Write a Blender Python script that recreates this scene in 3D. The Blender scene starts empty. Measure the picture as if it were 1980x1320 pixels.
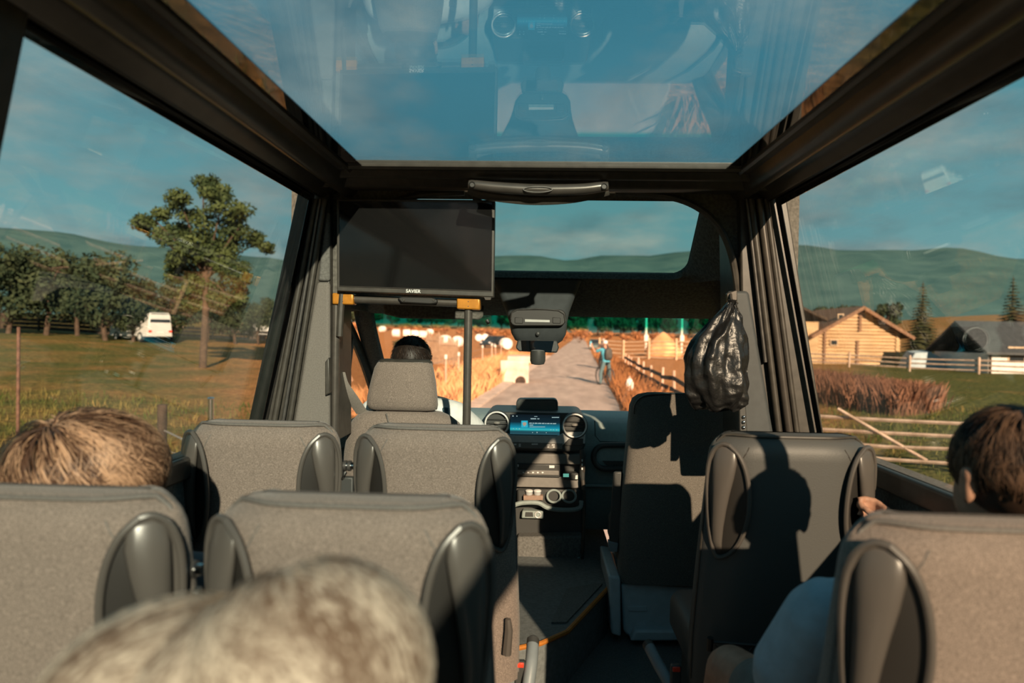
import bpy, bmesh, math, random
from mathutils import Vector, Matrix, noise as mnoise
R = math.radians
random.seed(7)
SC = bpy.context.scene
COL = SC.collection

# ------------------------------------------------------------------ camera
FPX, CX, CY = 1320.0, 990.0, 660.0
CAMZ = 2.05
CAM_M = Matrix.Rotation(R(2.286), 3, 'Z') @ Matrix.Rotation(R(90 - 0.777), 3, 'X') @ Matrix.Rotation(R(1.0), 3, 'Z')
cam_d = bpy.data.cameras.new('camera')
cam = bpy.data.objects.new('camera', cam_d)
COL.objects.link(cam)
cam.matrix_world = Matrix.Translation((0, 0, CAMZ)) @ CAM_M.to_4x4()
cam_d.sensor_width = 36.0
cam_d.lens = 36.0 * FPX / 1980.0
cam_d.clip_start = 0.02
cam_d.clip_end = 3000
cam_d.dof.use_dof = True
cam_d.dof.focus_distance = 2.7
cam_d.dof.aperture_fstop = 2.4
SC.camera = cam

# ------------------------------------------------------------------ colour management, sampling helpers
SC.view_settings.view_transform = 'Standard'
SC.view_settings.look = 'None'
SC.view_settings.exposure = 0.15
SC.view_settings.gamma = 1.0
SC.view_settings.use_curve_mapping = False
SC.cycles.max_bounces = 10
SC.cycles.transparent_max_bounces = 24
SC.cycles.caustics_reflective = False
SC.cycles.caustics_refractive = False
SC.cycles.sample_clamp_indirect = 6.0

# ------------------------------------------------------------------ sky
def nd(nt, kind, **kw):
    n = nt.nodes.new(kind)
    for k, v in kw.items():
        setattr(n, k, v)
    return n

world = bpy.data.worlds.new('sky')
SC.world = world
world.use_nodes = True
wt = world.node_tree
wt.nodes.clear()
w_tc = nd(wt, 'ShaderNodeTexCoord')
w_sep = nd(wt, 'ShaderNodeSeparateXYZ')
wt.links.new(w_tc.outputs['Generated'], w_sep.inputs[0])
w_rmp = nd(wt, 'ShaderNodeValToRGB')
el = w_rmp.color_ramp.elements
el[0].position, el[0].color = 0.0, (0.42, 0.62, 0.62, 1)
el[1].position, el[1].color = 1.0, (0.040, 0.175, 0.25, 1)
for p_, c_ in ((0.10, (0.27, 0.52, 0.55, 1)), (0.28, (0.155, 0.42, 0.50, 1)), (0.55, (0.07, 0.27, 0.36, 1))):
    e_ = el.new(p_); e_.color = c_
wt.links.new(w_sep.outputs['Z'], w_rmp.inputs[0])
# cloud layer: direction divided by height above a flat deck
w_den = nd(wt, 'ShaderNodeMath', operation='ADD'); w_den.inputs[1].default_value = 0.22
w_abs = nd(wt, 'ShaderNodeMath', operation='ABSOLUTE')
wt.links.new(w_sep.outputs['Z'], w_abs.inputs[0]); wt.links.new(w_abs.outputs[0], w_den.inputs[0])
w_dx = nd(wt, 'ShaderNodeMath', operation='DIVIDE'); w_dy = nd(wt, 'ShaderNodeMath', operation='DIVIDE')
wt.links.new(w_sep.outputs['X'], w_dx.inputs[0]); wt.links.new(w_den.outputs[0], w_dx.inputs[1])
wt.links.new(w_sep.outputs['Y'], w_dy.inputs[0]); wt.links.new(w_den.outputs[0], w_dy.inputs[1])
w_cmb = nd(wt, 'ShaderNodeCombineXYZ')
wt.links.new(w_dx.outputs[0], w_cmb.inputs[0]); wt.links.new(w_dy.outputs[0], w_cmb.inputs[1])
w_cmb.inputs[2].default_value = 0.4
w_n = nd(wt, 'ShaderNodeTexNoise'); w_n.inputs['Scale'].default_value = 1.7; w_n.inputs['Detail'].default_value = 9; w_n.inputs['Roughness'].default_value = 0.58
wt.links.new(w_cmb.outputs[0], w_n.inputs['Vector'])
w_cr = nd(wt, 'ShaderNodeValToRGB')
w_cr.color_ramp.elements[0].position = 0.44; w_cr.color_ramp.elements[1].position = 0.62
wt.links.new(w_n.outputs['Fac'], w_cr.inputs[0])
w_n2 = nd(wt, 'ShaderNodeTexNoise'); w_n2.inputs['Scale'].default_value = 3.1; w_n2.inputs['Detail'].default_value = 6
wt.links.new(w_cmb.outputs[0], w_n2.inputs['Vector'])
w_cc = nd(wt, 'ShaderNodeValToRGB')
w_cc.color_ramp.elements[0].position = 0.35; w_cc.color_ramp.elements[0].color = (0.20, 0.25, 0.27, 1)
w_cc.color_ramp.elements[1].position = 0.68; w_cc.color_ramp.elements[1].color = (0.82, 0.68, 0.58, 1)
wt.links.new(w_n2.outputs['Fac'], w_cc.inputs[0])
w_cf = nd(wt, 'ShaderNodeMath', operation='MULTIPLY'); w_cf.inputs[1].default_value = 0.58
wt.links.new(w_cr.outputs[0], w_cf.inputs[0])
w_mix = nd(wt, 'ShaderNodeMix', data_type='RGBA')
wt.links.new(w_cf.outputs[0], w_mix.inputs[0]); wt.links.new(w_rmp.outputs[0], w_mix.inputs[6]); wt.links.new(w_cc.outputs[0], w_mix.inputs[7])
w_bg = nd(wt, 'ShaderNodeBackground'); w_bg.inputs['Strength'].default_value = 0.86
w_out = nd(wt, 'ShaderNodeOutputWorld')
wt.links.new(w_mix.outputs[2], w_bg.inputs['Color']); wt.links.new(w_bg.outputs[0], w_out.inputs[0])

# ------------------------------------------------------------------ sun: low, from behind and a little to one side
sun_d = bpy.data.lights.new('sun', 'SUN')
sun = bpy.data.objects.new('sun', sun_d); COL.objects.link(sun)
sun_d.energy = 12.5
sun_d.angle = R(0.6)
sun_d.color = (1.0, 0.67, 0.455)
SUN_DIR = Vector((-0.27, 0.93, -0.36)).normalized()      # direction the light travels
sun.rotation_euler = SUN_DIR.to_track_quat('-Z', 'Y').to_euler()
sun.location = (8, -25, 12)

# ------------------------------------------------------------------ pixel helpers (1980 x 1320 frame)
def ray(px, py):
    return CAM_M @ Vector(((px - CX) / FPX, -(py - CY) / FPX, -1.0))
def P(px, py, y):                 # point of the pixel's ray on the plane Y = y
    d = ray(px, py); k = y / d.y
    return Vector((d.x * k, y, CAMZ + d.z * k))
def PX(px, py, x):                # ... on the plane X = x
    d = ray(px, py); k = x / d.x
    return Vector((x, d.y * k, CAMZ + d.z * k))
def PZ(px, py, z=0.0):            # ... on the plane Z = z
    d = ray(px, py); k = (z - CAMZ) / d.z
    return Vector((d.x * k, d.y * k, z))

def lin(r, g, b):
    f = lambda v: (v / 255 / 12.92) if v / 255 <= 0.04045 else ((v / 255 + 0.055) / 1.055) ** 2.4
    return (f(r), f(g), f(b))

# ------------------------------------------------------------------ materials
MATS = {}
def mat(name, col, rough=0.6, metal=0.0, spec=0.5, var=0.0, scale=8.0, col2=None, bump=0.0, bscale=60.0, sheen=0.0, emit=None, estr=0.0, detail=4.0, coat=0.0, stretch=None, lo=0.35, hi=0.65):
    if name in MATS:
        return MATS[name]
    m = bpy.data.materials.new(name); MATS[name] = m
    m.use_nodes = True
    nt = m.node_tree
    b = nt.nodes['Principled BSDF']
    b.inputs['Base Color'].default_value = (*col, 1)
    b.inputs['Roughness'].default_value = rough
    b.inputs['Metallic'].default_value = metal
    b.inputs['Specular IOR Level'].default_value = spec
    b.inputs['Sheen Weight'].default_value = sheen
    b.inputs['Coat Weight'].default_value = coat
    if emit:
        b.inputs['Emission Color'].default_value = (*emit, 1); b.inputs['Emission Strength'].default_value = estr
    vec = None
    if var or col2 or bump:
        tc = nd(nt, 'ShaderNodeTexCoord')
        vec = tc.outputs['Object']
        if stretch:
            mp = nd(nt, 'ShaderNodeMapping'); mp.inputs['Scale'].default_value = stretch
            nt.links.new(vec, mp.inputs[0]); vec = mp.outputs[0]
    if var or col2:
        n = nd(nt, 'ShaderNodeTexNoise'); n.inputs['Scale'].default_value = scale; n.inputs['Detail'].default_value = detail
        nt.links.new(vec, n.inputs['Vector'])
        r = nd(nt, 'ShaderNodeValToRGB')
        c2 = col2 if col2 else tuple(min(1, c * (1 + var)) for c in col)
        c1 = col if col2 else tuple(c * (1 - var) for c in col)
        r.color_ramp.elements[0].position = lo; r.color_ramp.elements[0].color = (*c1, 1)
        r.color_ramp.elements[1].position = hi; r.color_ramp.elements[1].color = (*c2, 1)
        nt.links.new(n.outputs['Fac'], r.inputs[0]); nt.links.new(r.outputs[0], b.inputs['Base Color'])
    if bump:
        n2 = nd(nt, 'ShaderNodeTexNoise'); n2.inputs['Scale'].default_value = bscale; n2.inputs['Detail'].default_value = 5
        nt.links.new(vec, n2.inputs['Vector'])
        bp = nd(nt, 'ShaderNodeBump'); bp.inputs['Strength'].default_value = bump; bp.inputs['Distance'].default_value = 0.01
        nt.links.new(n2.outputs['Fac'], bp.inputs['Height']); nt.links.new(bp.outputs[0], b.inputs['Normal'])
    return m

def glass(name, tint, f0=0.04, band=None):
    """a pane: tinted see-through with mirror reflection that grows towards grazing angles, the same from both faces"""
    m = bpy.data.materials.new(name); MATS[name] = m
    m.use_nodes = True
    nt = m.node_tree; nt.nodes.clear()
    out = nd(nt, 'ShaderNodeOutputMaterial')
    tr = nd(nt, 'ShaderNodeBsdfTransparent'); tr.inputs['Color'].default_value = (*tint, 1)
    gl = nd(nt, 'ShaderNodeBsdfGlossy'); gl.inputs['Roughness'].default_value = 0.0
    gl.inputs['Color'].default_value = (0.95, 0.97, 1.0, 1)
    lw = nd(nt, 'ShaderNodeLayerWeight'); lw.inputs['Blend'].default_value = 0.5
    pw = nd(nt, 'ShaderNodeMath', operation='POWER'); pw.inputs[1].default_value = 5.0
    ml = nd(nt, 'ShaderNodeMath', operation='MULTIPLY_ADD'); ml.inputs[1].default_value = 1 - f0; ml.inputs[2].default_value = f0
    mx = nd(nt, 'ShaderNodeMixShader')
    nt.links.new(lw.outputs['Facing'], pw.inputs[0]); nt.links.new(pw.outputs[0], ml.inputs[0])
    nt.links.new(ml.outputs[0], mx.inputs[0]); nt.links.new(tr.outputs[0], mx.inputs[1]); nt.links.new(gl.outputs[0], mx.inputs[2])
    nt.links.new(mx.outputs[0], out.inputs[0])
    if band:                                   # the sun-shade band dyed into the top of a windscreen
        z0, z1, col = band
        tc = nd(nt, 'ShaderNodeTexCoord'); sp = nd(nt, 'ShaderNodeSeparateXYZ'); nt.links.new(tc.outputs['Object'], sp.inputs[0])
        mr = nd(nt, 'ShaderNodeMapRange'); mr.inputs['From Min'].default_value = z0; mr.inputs['From Max'].default_value = z1
        nt.links.new(sp.outputs['Z'], mr.inputs['Value'])
        mc = nd(nt, 'ShaderNodeMix', data_type='RGBA'); mc.inputs[6].default_value = (*tint, 1); mc.inputs[7].default_value = (*col, 1)
        nt.links.new(mr.outputs[0], mc.inputs[0]); nt.links.new(mc.outputs[2], tr.inputs['Color'])
    return m

# ------------------------------------------------------------------ mesh builder
class MB:
    def __init__(s):
        s.v = []; s.f = []; s.tone = None
    def add(s, verts, faces):
        o = len(s.v)
        s.v += [Vector(p) for p in verts]
        s.f += [tuple(i + o for i in f) for f in faces]
        return s
    def box(s, lo, hi, m=None):
        x0, y0, z0 = lo; x1, y1, z1 = hi
        v = [Vector(p) for p in ((x0, y0, z0), (x1, y0, z0), (x1, y1, z0), (x0, y1, z0), (x0, y0, z1), (x1, y0, z1), (x1, y1, z1), (x0, y1, z1))]
        if m: v = [m @ p for p in v]
        return s.add(v, [(0, 3, 2, 1), (4, 5, 6, 7), (0, 1, 5, 4), (1, 2, 6, 5), (2, 3, 7, 6), (3, 0, 4, 7)])
    def cbox(s, c, size, m=None):
        c = Vector(c); h = Vector(size) / 2
        return s.box(c - h, c + h, m)
    def bar(s, a, b, w, h, up=(0, 0, 1)):
        a = Vector(a); b = Vector(b); d = (b - a); L = d.length; d.normalize()
        up = Vector(up); x = d.cross(up)
        if x.length < 1e-4: x = d.cross(Vector((1, 0, 0)))
        x.normalize(); u = x.cross(d)
        v = []
        for q in (a, b):
            for sx, sz in ((-1, -1), (1, -1), (1, 1), (-1, 1)):
                v.append(q + x * (sx * w / 2) + u * (sz * h / 2))
        return s.add(v, [(0, 3, 2, 1), (4, 5, 6, 7), (0, 1, 5, 4), (1, 2, 6, 5), (2, 3, 7, 6), (3, 0, 4, 7)])
    def loft(s, rings, cap0=True, cap1=True, closed=True):
        n = len(rings[0]); v = [p for r in rings for p in r]; f = []
        for i in range(len(rings) - 1):
            for j in range(n if closed else n - 1):
                k = (j + 1) % n
                f.append((i * n + j, i * n + k, (i + 1) * n + k, (i + 1) * n + j))
        if cap0: f.append(tuple(range(n - 1, -1, -1)))
        if cap1: f.append(tuple((len(rings) - 1) * n + j for j in range(n)))
        return s.add(v, f)
    def tube(s, path, r, n=10, closed=False, ry=None, up=(0, 0, 1)):
        path = [Vector(p) for p in path]
        N = len(path); rings = []
        rr = r if isinstance(r, (list, tuple)) else [r] * N
        prev = None
        for i, p in enumerate(path):
            a = path[i - 1] if (i > 0 or closed) else p
            b = path[(i + 1) % N] if (i < N - 1 or closed) else p
            d = (b - a).normalized()
            if prev is None:
                x = d.cross(Vector(up))
                if x.length < 1e-3: x = d.cross(Vector((1, 0, 0.1)))
            else:
                x = prev - d * prev.dot(d)
            x.normalize(); prev = x
            y = d.cross(x)
            ra = rr[i]; rb = ra if ry is None else (ry[i] if isinstance(ry, (list, tuple)) else ry)
            rings.append([p + x * (ra * math.cos(t)) + y * (rb * math.sin(t)) for t in [2 * math.pi * j / n for j in range(n)]])
        if closed:
            rings.append(rings[0])
            return s.loft(rings, False, False)
        return s.loft(rings)
    def lathe(s, prof, n=24, m=None):          # prof: (radius, height) pairs about Z
        rings = []
        for r_, z in prof:
            ring = [Vector((r_ * math.cos(t), r_ * math.sin(t), z)) for t in [2 * math.pi * j / n for j in range(n)]]
            if m: ring = [m @ p for p in ring]
            rings.append(ring)
        return s.loft(rings)
    def ellipsoid(s, c, rad, nu=20, nv=12, m=None, fn=None):
        c = Vector(c); rings = []
        for i in range(nv + 1):
            th = math.pi * i / nv
            th = min(max(th, 0.02), math.pi - 0.02)
            ring = []
            for j in range(nu):
                ph = 2 * math.pi * j / nu
                d = Vector((math.sin(th) * math.cos(ph), math.sin(th) * math.sin(ph), -math.cos(th)))
                k = fn(d) if fn else 1.0
                p = Vector((d.x * rad[0], d.y * rad[1], d.z * rad[2])) * k
                ring.append(c + (m @ p if m else p))
            rings.append(ring)
        return s.loft(rings)
    def prism(s, pts, vec):                     # a closed outline of 3D points pushed along vec
        vec = Vector(vec); a = [Vector(p) for p in pts]
        return s.loft([a, [p + vec for p in a]])
    def pprism(s, pix, y0, y1):                 # pixel outline on the plane Y=y0, with depth to y1
        return s.prism([P(x, y, y0) for x, y in pix], (0, y1 - y0, 0))

def rrect(x0, y0, x1, y1, r, n=5):
    """rounded rectangle outline in 2D"""
    out = []
    for cx, cy, a0 in ((x1 - r, y0 + r, -90), (x1 - r, y1 - r, 0), (x0 + r, y1 - r, 90), (x0 + r, y0 + r, 180)):
        for i in range(n + 1):
            a = R(a0 + 90 * i / n)
            out.append((cx + r * math.cos(a), cy + r * math.sin(a)))
    return out

def smooth_path(pts, k=6):
    """Catmull-Rom through the points"""
    pts = [Vector(p) for p in pts]; out = []
    for i in range(len(pts) - 1):
        p0 = pts[max(i - 1, 0)]; p1 = pts[i]; p2 = pts[i + 1]; p3 = pts[min(i + 2, len(pts) - 1)]
        for j in range(k):
            t = j / k
            out.append(0.5 * ((2 * p1) + (p2 - p0) * t + (2 * p0 - 5 * p1 + 4 * p2 - p3) * t * t + (3 * p1 - p0 - 3 * p2 + p3) * t ** 3))
    out.append(pts[-1])
    return out

def obj(name, mb, m, parent=None, local=False, smooth=38, bevel=0.0, bseg=2, subsurf=0):
    """one mesh object; vertices given in world space unless local (then in the parent's space)"""
    me = bpy.data.meshes.new(name)
    vs = mb.v
    if parent is not None and not local:
        inv = Matrix.Identity(4); q = parent
        chain = []
        while q is not None:
            chain.append(q); q = q.parent
        mw = Matrix.Identity(4)
        for q in reversed(chain): mw = mw @ q.matrix_basis
        inv = mw.inverted()
        vs = [inv @ p for p in vs]
    me.from_pydata([tuple(p) for p in vs], [], mb.f)
    me.update()
    bm = bmesh.new(); bm.from_mesh(me)
    bmesh.ops.recalc_face_normals(bm, faces=bm.faces)
    bm.to_mesh(me); bm.free()
    if mb.tone is not None:
        at = me.attributes.new('tone', 'FLOAT', 'POINT'); at.data.foreach_set('value', mb.tone)
    if m is not None: me.materials.append(m)
    if smooth:
        me.polygons.foreach_set('use_smooth', [True] * len(me.polygons))
        if smooth < 180: me.set_sharp_from_angle(angle=R(smooth))
    o = bpy.data.objects.new(name, me)
    COL.objects.link(o)
    if parent is not None: o.parent = parent
    if bevel:
        b = o.modifiers.new('edge', 'BEVEL'); b.width = bevel; b.segments = bseg; b.limit_method = 'ANGLE'; b.angle_limit = R(40)
    if subsurf:
        s = o.modifiers.new('soft', 'SUBSURF'); s.levels = subsurf; s.render_levels = subsurf
    return o

def tag(o, label, cat, group=None, kind=None):
    o['label'] = label; o['category'] = cat
    if group: o['group'] = group
    if kind: o['kind'] = kind
    return o
def thing(name, label, cat, loc=(0, 0, 0), rz=0.0, group=None):
    o = bpy.data.objects.new(name, None); COL.objects.link(o)
    o.empty_display_size = 0.1
    o.location = loc; o.rotation_euler = (0, 0, rz)
    return tag(o, label, cat, group)
def struct(name, mb, m, label, cat, parent=None, **kw):
    o = obj(name, mb, m, parent, **kw)
    if parent is None:
        tag(o, label, cat); o['kind'] = 'structure'
    return o
def sthing(name, label, cat, loc=(0, 0, 0)):
    o = thing(name, label, cat, loc); o['kind'] = 'structure'
    return o
def copy_tree(o, parent=None):
    c = o.copy(); COL.objects.link(c)
    c.parent = parent
    for ch in list(o.children): copy_tree(ch, c)
    return c
# ================================================================== materials of the bus
M_FAB = mat('seat_fabric', (0.160, 0.130, 0.111), 0.9, spec=0.2, col2=(0.355, 0.288, 0.247), scale=420, detail=2, lo=0.42, hi=0.78, bump=0.25, bscale=500, sheen=0.15)
M_FAB_DIM = mat('dimmed_seat_fabric', (0.115, 0.105, 0.092), 0.9, spec=0.2, col2=(0.235, 0.212, 0.185), scale=420, detail=2, lo=0.42, hi=0.78, bump=0.25, bscale=500, sheen=0.1)  # seat fabric darkened in colour for the weaker light on the front seat
M_VINYL = mat('black_vinyl', (0.075, 0.076, 0.073), 0.48, spec=0.45, bump=0.12, bscale=420)
M_PIPE = mat('seat_piping', (0.13, 0.12, 0.11), 0.7, var=0.15, scale=300)
M_HAND = mat('handle_plastic', (0.085, 0.076, 0.068), 0.30, spec=0.55, bump=0.03, bscale=900)
M_HDARK = mat('dark_plastic_and_recess_shade', (0.020, 0.018, 0.016), 0.5, bump=0.05, bscale=500)  # dark plastic; on seat handles its colour stands for shade in the opening
M_BLK = mat('black_trim', (0.050, 0.045, 0.038), 0.42, spec=0.5, var=0.2, scale=30)
M_LINE = mat('dark_lining', (0.125, 0.118, 0.105), 0.9, spec=0.2, var=0.25, scale=90, bump=0.1, bscale=300)
M_LINE2 = mat('charcoal_lining', (0.14, 0.138, 0.13), 0.9, spec=0.2, var=0.2, scale=120, bump=0.1, bscale=300)
M_RAIL = mat('rail_satin', (0.085, 0.075, 0.066), 0.30, metal=0.35, spec=0.6, var=0.1, scale=20)
M_SEAL = mat('seal_strip', (0.10, 0.095, 0.09), 0.35, metal=0.5, var=0.15, scale=40)
M_FRIT = mat('black_glass_border', (0.008, 0.008, 0.009), 0.04, spec=0.6, coat=0.6, var=0.1, scale=50)
M_PILLAR = mat('pillar_fabric', (0.17, 0.155, 0.14), 0.85, spec=0.2, var=0.12, scale=260, bump=0.1, bscale=400)
M_DASH = mat('dash_plastic', (0.27, 0.32, 0.31), 0.6, spec=0.35, bump=0.1, bscale=500, var=0.06, scale=60)
M_DASHB = mat('dash_black', (0.045, 0.047, 0.046), 0.45, bump=0.05, bscale=300)
M_DASHG = mat('dash_grey', (0.19, 0.18, 0.165), 0.5, var=0.05, scale=60)
M_SILV = mat('satin_silver', (0.55, 0.56, 0.55), 0.4, metal=0.1, var=0.06, scale=60)
M_CHROME = mat('chrome', (0.72, 0.72, 0.72), 0.12, metal=1.0, var=0.03, scale=50)
M_RING = mat('polished_ring', (0.80, 0.79, 0.76), 0.22, metal=0.15, var=0.03, scale=50)
M_GREYP = mat('grey_plastic', (0.20, 0.235, 0.255), 0.45, spec=0.45, bump=0.05, bscale=400, var=0.05, scale=30)
M_BASE = mat('seat_base_plastic', (0.46, 0.53, 0.56), 0.45, spec=0.45, bump=0.05, bscale=400, var=0.05, scale=30)
M_PIL_SHADE = mat('shade_dark_plastic', (0.055, 0.062, 0.065), 0.55, spec=0.35, bump=0.05, bscale=400, var=0.08, scale=30)  # shade of the door-side panel put into a darker grey; console shell shares it
M_ORANGE = mat('orange_edge', (0.48, 0.17, 0.025), 0.45, var=0.12, scale=40)
M_CLAMP = mat('orange_clamp', (0.55, 0.22, 0.025), 0.32, metal=0.25, var=0.12, scale=50)
M_FLOOR = mat('floor_mat', (0.10, 0.105, 0.10), 0.8, col2=(0.15, 0.155, 0.15), scale=160, bump=0.25, bscale=260)
M_FLOOR2 = mat('cab_mat', (0.14, 0.155, 0.155), 0.75, var=0.15, scale=60, bump=0.15, bscale=200)
M_POLE = mat('pole_paint', (0.09, 0.08, 0.07), 0.32, spec=0.6, metal=0.3, var=0.1, scale=40)
M_RED = mat('red_button', (0.75, 0.05, 0.02), 0.4, var=0.08, scale=60)
M_WHITEP = mat('white_print', (0.75, 0.75, 0.73), 0.5, var=0.05, scale=90)

G_ROOF = glass('roof_glass', (0.70, 0.83, 0.87))
G_SIDE = glass('side_glass', (0.82, 0.88, 0.875), f0=0.055)
G_FRONT = glass('windscreen_glass', (0.97, 0.965, 0.94), band=(2.062, 2.092, (0.12, 0.72, 0.64)))
G_UP = glass('upper_front_glass', (0.71, 0.81, 0.79))
G_REAR = glass('rear_glass', (0.88, 0.92, 0.92))
G_DOOR = glass('cab_door_glass', (0.95, 0.96, 0.94))

FL = 0.77          # passenger floor above the road
CAB = 0.97         # raised cab floor
# ================================================================== floor, walls
struct('floor', MB().box((-0.98, -3.2, FL - 0.06), (0.98, 4.15, FL)), M_FLOOR, 'dark textured floor covering of the bus aisle', 'floor')
edge_px = [(985, 1252), (1045, 1240), (1096, 1218), (1176, 1134)]
edge = [PZ(x, y, CAB) for x, y in edge_px]
pl = [Vector((-0.96, edge[0].y, CAB))] + edge + [Vector((edge[-1].x + 0.06, edge[-1].y + 0.35, CAB)), Vector((edge[-1].x + 0.06, 4.1, CAB)), Vector((-0.96, 4.1, CAB))]
fc = struct('floor_cab', MB().prism([p - Vector((0, 0, 0.198)) for p in pl], (0, 0, 0.198)), M_FLOOR2, 'raised cab floor with dark rubber mat behind the dashboard', 'floor')
struct('edge_strip', MB().tube([p + Vector((0, -0.006, -0.004)) for p in edge], 0.009, 8), M_ORANGE, '', '', parent=fc)
struct('rubber_mat', MB().prism([PZ(x, y, CAB + 0.001) for x, y in ((1066, 1205), (1096, 1140), (1150, 1130), (1165, 1130), (1095, 1205))], (0, 0, 0.006)), M_FLOOR, '', '', parent=fc)

for side, s in (('left', -1), ('right', 1)):
    w = struct('wall_' + side, MB().box((min(s * 0.955, s * 1.0), -3.2, FL - 0.3), (max(s * 0.955, s * 1.0), 2.35, 1.70)), M_LINE2,
               'dark lower side panel of the bus below the ' + ('driver-side' if s < 0 else 'door-side') + ' windows', 'wall')
    struct('window_sill', MB().box((min(s * 0.93, s * 0.955), -3.2, 1.64), (max(s * 0.93, s * 0.955), 2.35, 1.70)), M_BLK, '', '', parent=w, bevel=0.008)
    struct('cab_panel', MB().box((min(s * 0.93, s * 0.98), 2.35, FL - 0.3), (max(s * 0.93, s * 0.98), 4.15, 1.58)), M_LINE, '', '', parent=w)
    struct('upper_panel', MB().box((min(s * 0.83, s * 0.97), 2.62, 2.14), (max(s * 0.83, s * 0.97), 3.40, 2.64)), M_LINE, '', '', parent=w)
wb = struct('wall_back', MB().box((-0.98, -3.25, FL - 0.3), (0.98, -3.2, 1.62)), M_LINE2, 'dark rear panel of the bus below the rear window', 'wall')

# ---- side windows: glass leaning inwards, black printed border
def side_pt(s, z):
    t = (z - 1.70) / 0.83
    return s * (0.945 - 0.165 * t)
wn = 0
def side_window(s, y0, y1, label):
    global wn
    wn += 1
    z0, z1 = 1.68, 2.53
    def q(z, y, off=0.0): return Vector((side_pt(s, z) + s * off, y, z))
    o = struct('window_%d' % wn, MB().prism([q(z0, y0, 0.002), q(z0, y1, 0.002), q(z1, y1, 0.002), q(z1, y0, 0.002)], (s * 0.005, 0, 0)), G_SIDE, label, 'window', smooth=0)
    for nm, (a, b, c, d) in {'glass_border': (z1 - 0.045, z1, y0, y1), 'glass_border_front': (z0, z1 - 0.045, y1 - 0.045, y1), 'glass_border_rear': (z0, z1 - 0.045, y0, y0 + 0.02)}.items():
        struct('glass_border', MB().prism([q(a, c), q(a, d), q(b, d), q(b, c)], (s * 0.0018, 0, 0)), M_FRIT, '', '', parent=o, smooth=0)
    return o
side_window(-1, 0.985, 2.335, 'tinted side window beside the driver-side seats facing the orchard')
side_window(1, 0.985, 2.335, 'tinted side window beside the single seats facing the log cabin')
side_window(-1, -3.0, 0.90, 'tinted rear side window on the driver side')
side_window(1, -3.0, 0.90, 'tinted rear side window on the door side')
for s in (-1, 1):
    mb = MB()
    mb.prism([(side_pt(s, 1.68), 0.89, 1.68), (side_pt(s, 1.68), 0.99, 1.68), (side_pt(s, 2.53), 0.99, 2.53), (side_pt(s, 2.53), 0.89, 2.53)], (-s * 0.02, 0, 0))
    struct('trim_%d' % (1 if s < 0 else 2), mb, M_BLK, 'black upright between the side windows on the ' + ('driver' if s < 0 else 'door') + ' side', 'trim', bevel=0.004)

# ---- glass roof, its border and the two long rails
wn += 1
rf = struct('window_%d' % wn, MB().box((-0.61, -3.0, 2.562), (0.61, 2.13, 2.568)), G_ROOF, 'large tinted glass roof panel above the seats', 'window', smooth=0)
for s in (-1, 1):
    struct('glass_border', MB().box((min(s * 0.56, s * 0.61), -3.0, 2.5585), (max(s * 0.56, s * 0.61), 2.13, 2.5615)), M_FRIT, '', '', parent=rf, smooth=0)
rail_sec = [(-.604, 2.60), (-.604, 2.553), (-.612, 2.547), (-.622, 2.553), (-.640, 2.551), (-.646, 2.538), (-.652, 2.527), (-.662, 2.517), (-.674, 2.511), (-.686, 2.512), (-.697, 2.519),
            (-.703, 2.530), (-.705, 2.541), (-.711, 2.541), (-.714, 2.531), (-.735, 2.521), (-.750, 2.508), (-.757, 2.505), (-.762, 2.512), (-.768, 2.505), (-.774, 2.508), (-.778, 2.54), (-.82, 2.545), (-.82, 2.62)]
for i, s in enumerate((-1, 1)):
    rings = [[Vector((-s * x, y, z)) for x, z in rail_sec] for y in (-3.2, -1, 0.5, 1.3, 2.0, 2.42)]
    struct('trim_%d' % (3 + i), MB().loft(rings), M_RAIL, 'long dark ribbed roof rail above the ' + ('driver-side' if s < 0 else 'door-side') + ' window', 'trim', smooth=50)
# ---- front cross header
hd = [(2.10, 2.572), (2.104, 2.557), (2.118, 2.551), (2.13, 2.556), (2.15, 2.555), (2.158, 2.540), (2.172, 2.534), (2.188, 2.538), (2.194, 2.548), (2.225, 2.546), (2.235, 2.530), (2.252, 2.522), (2.27, 2.525),
      (2.28, 2.533), (2.30, 2.527), (2.35, 2.532), (2.56, 2.575), (2.76, 2.61), (2.76, 2.64), (2.30, 2.585), (2.10, 2.575)]
header = struct('ceiling_header', MB().loft([[Vector((x, y, z)) for y, z in hd] for x in (-0.80, -0.4, 0, 0.4, 0.80)]), M_BLK, 'black ribbed cross beam at the front end of the glass roof', 'ceiling', smooth=40)
# ---- upper front window and the dark bulkhead around it
A, B = Vector((0, 2.70, 2.571)), Vector((0, 3.0, 2.29))
dirn = (B - A); Ls = dirn.length; dirn.normalize()
def bulk(u, t, curl=True):
    p = A + dirn * t
    p.x = u
    if curl:
        p.y -= 0.34 * max(0.0, min(1.0, (abs(u) - 0.635) / 0.13)) ** 1.3
    return p
hole = rrect(-0.635, 0.0, 0.635, Ls, 0.075, 6)
def outer_pt(u, t):
    cu, ct = 0.0, Ls / 2
    du, dt = u - cu, t - ct
    k = min(0.84 / max(abs(du), 1e-6), (Ls / 2 + (0.06 if dt < 0 else 0.02)) / max(abs(dt), 1e-6))
    return (cu + du * k, ct + dt * k)
rings = []
for f in (0.0, 0.03, 0.35, 0.7, 1.0):
    ring = []
    for u, t in hole:
        ou, ot = outer_pt(u, t)
        p = bulk(u + (ou - u) * f, t + (ot - t) * f)
        if f == 0.0: p = p + Vector((0, 0.03, 0.03))
        ring.append(p)
    rings.append(ring)
wf = struct('wall_front', MB().loft(rings, False, False), M_LINE, 'dark lined bulkhead around the upper front window', 'wall', smooth=60)
wn += 1
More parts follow.
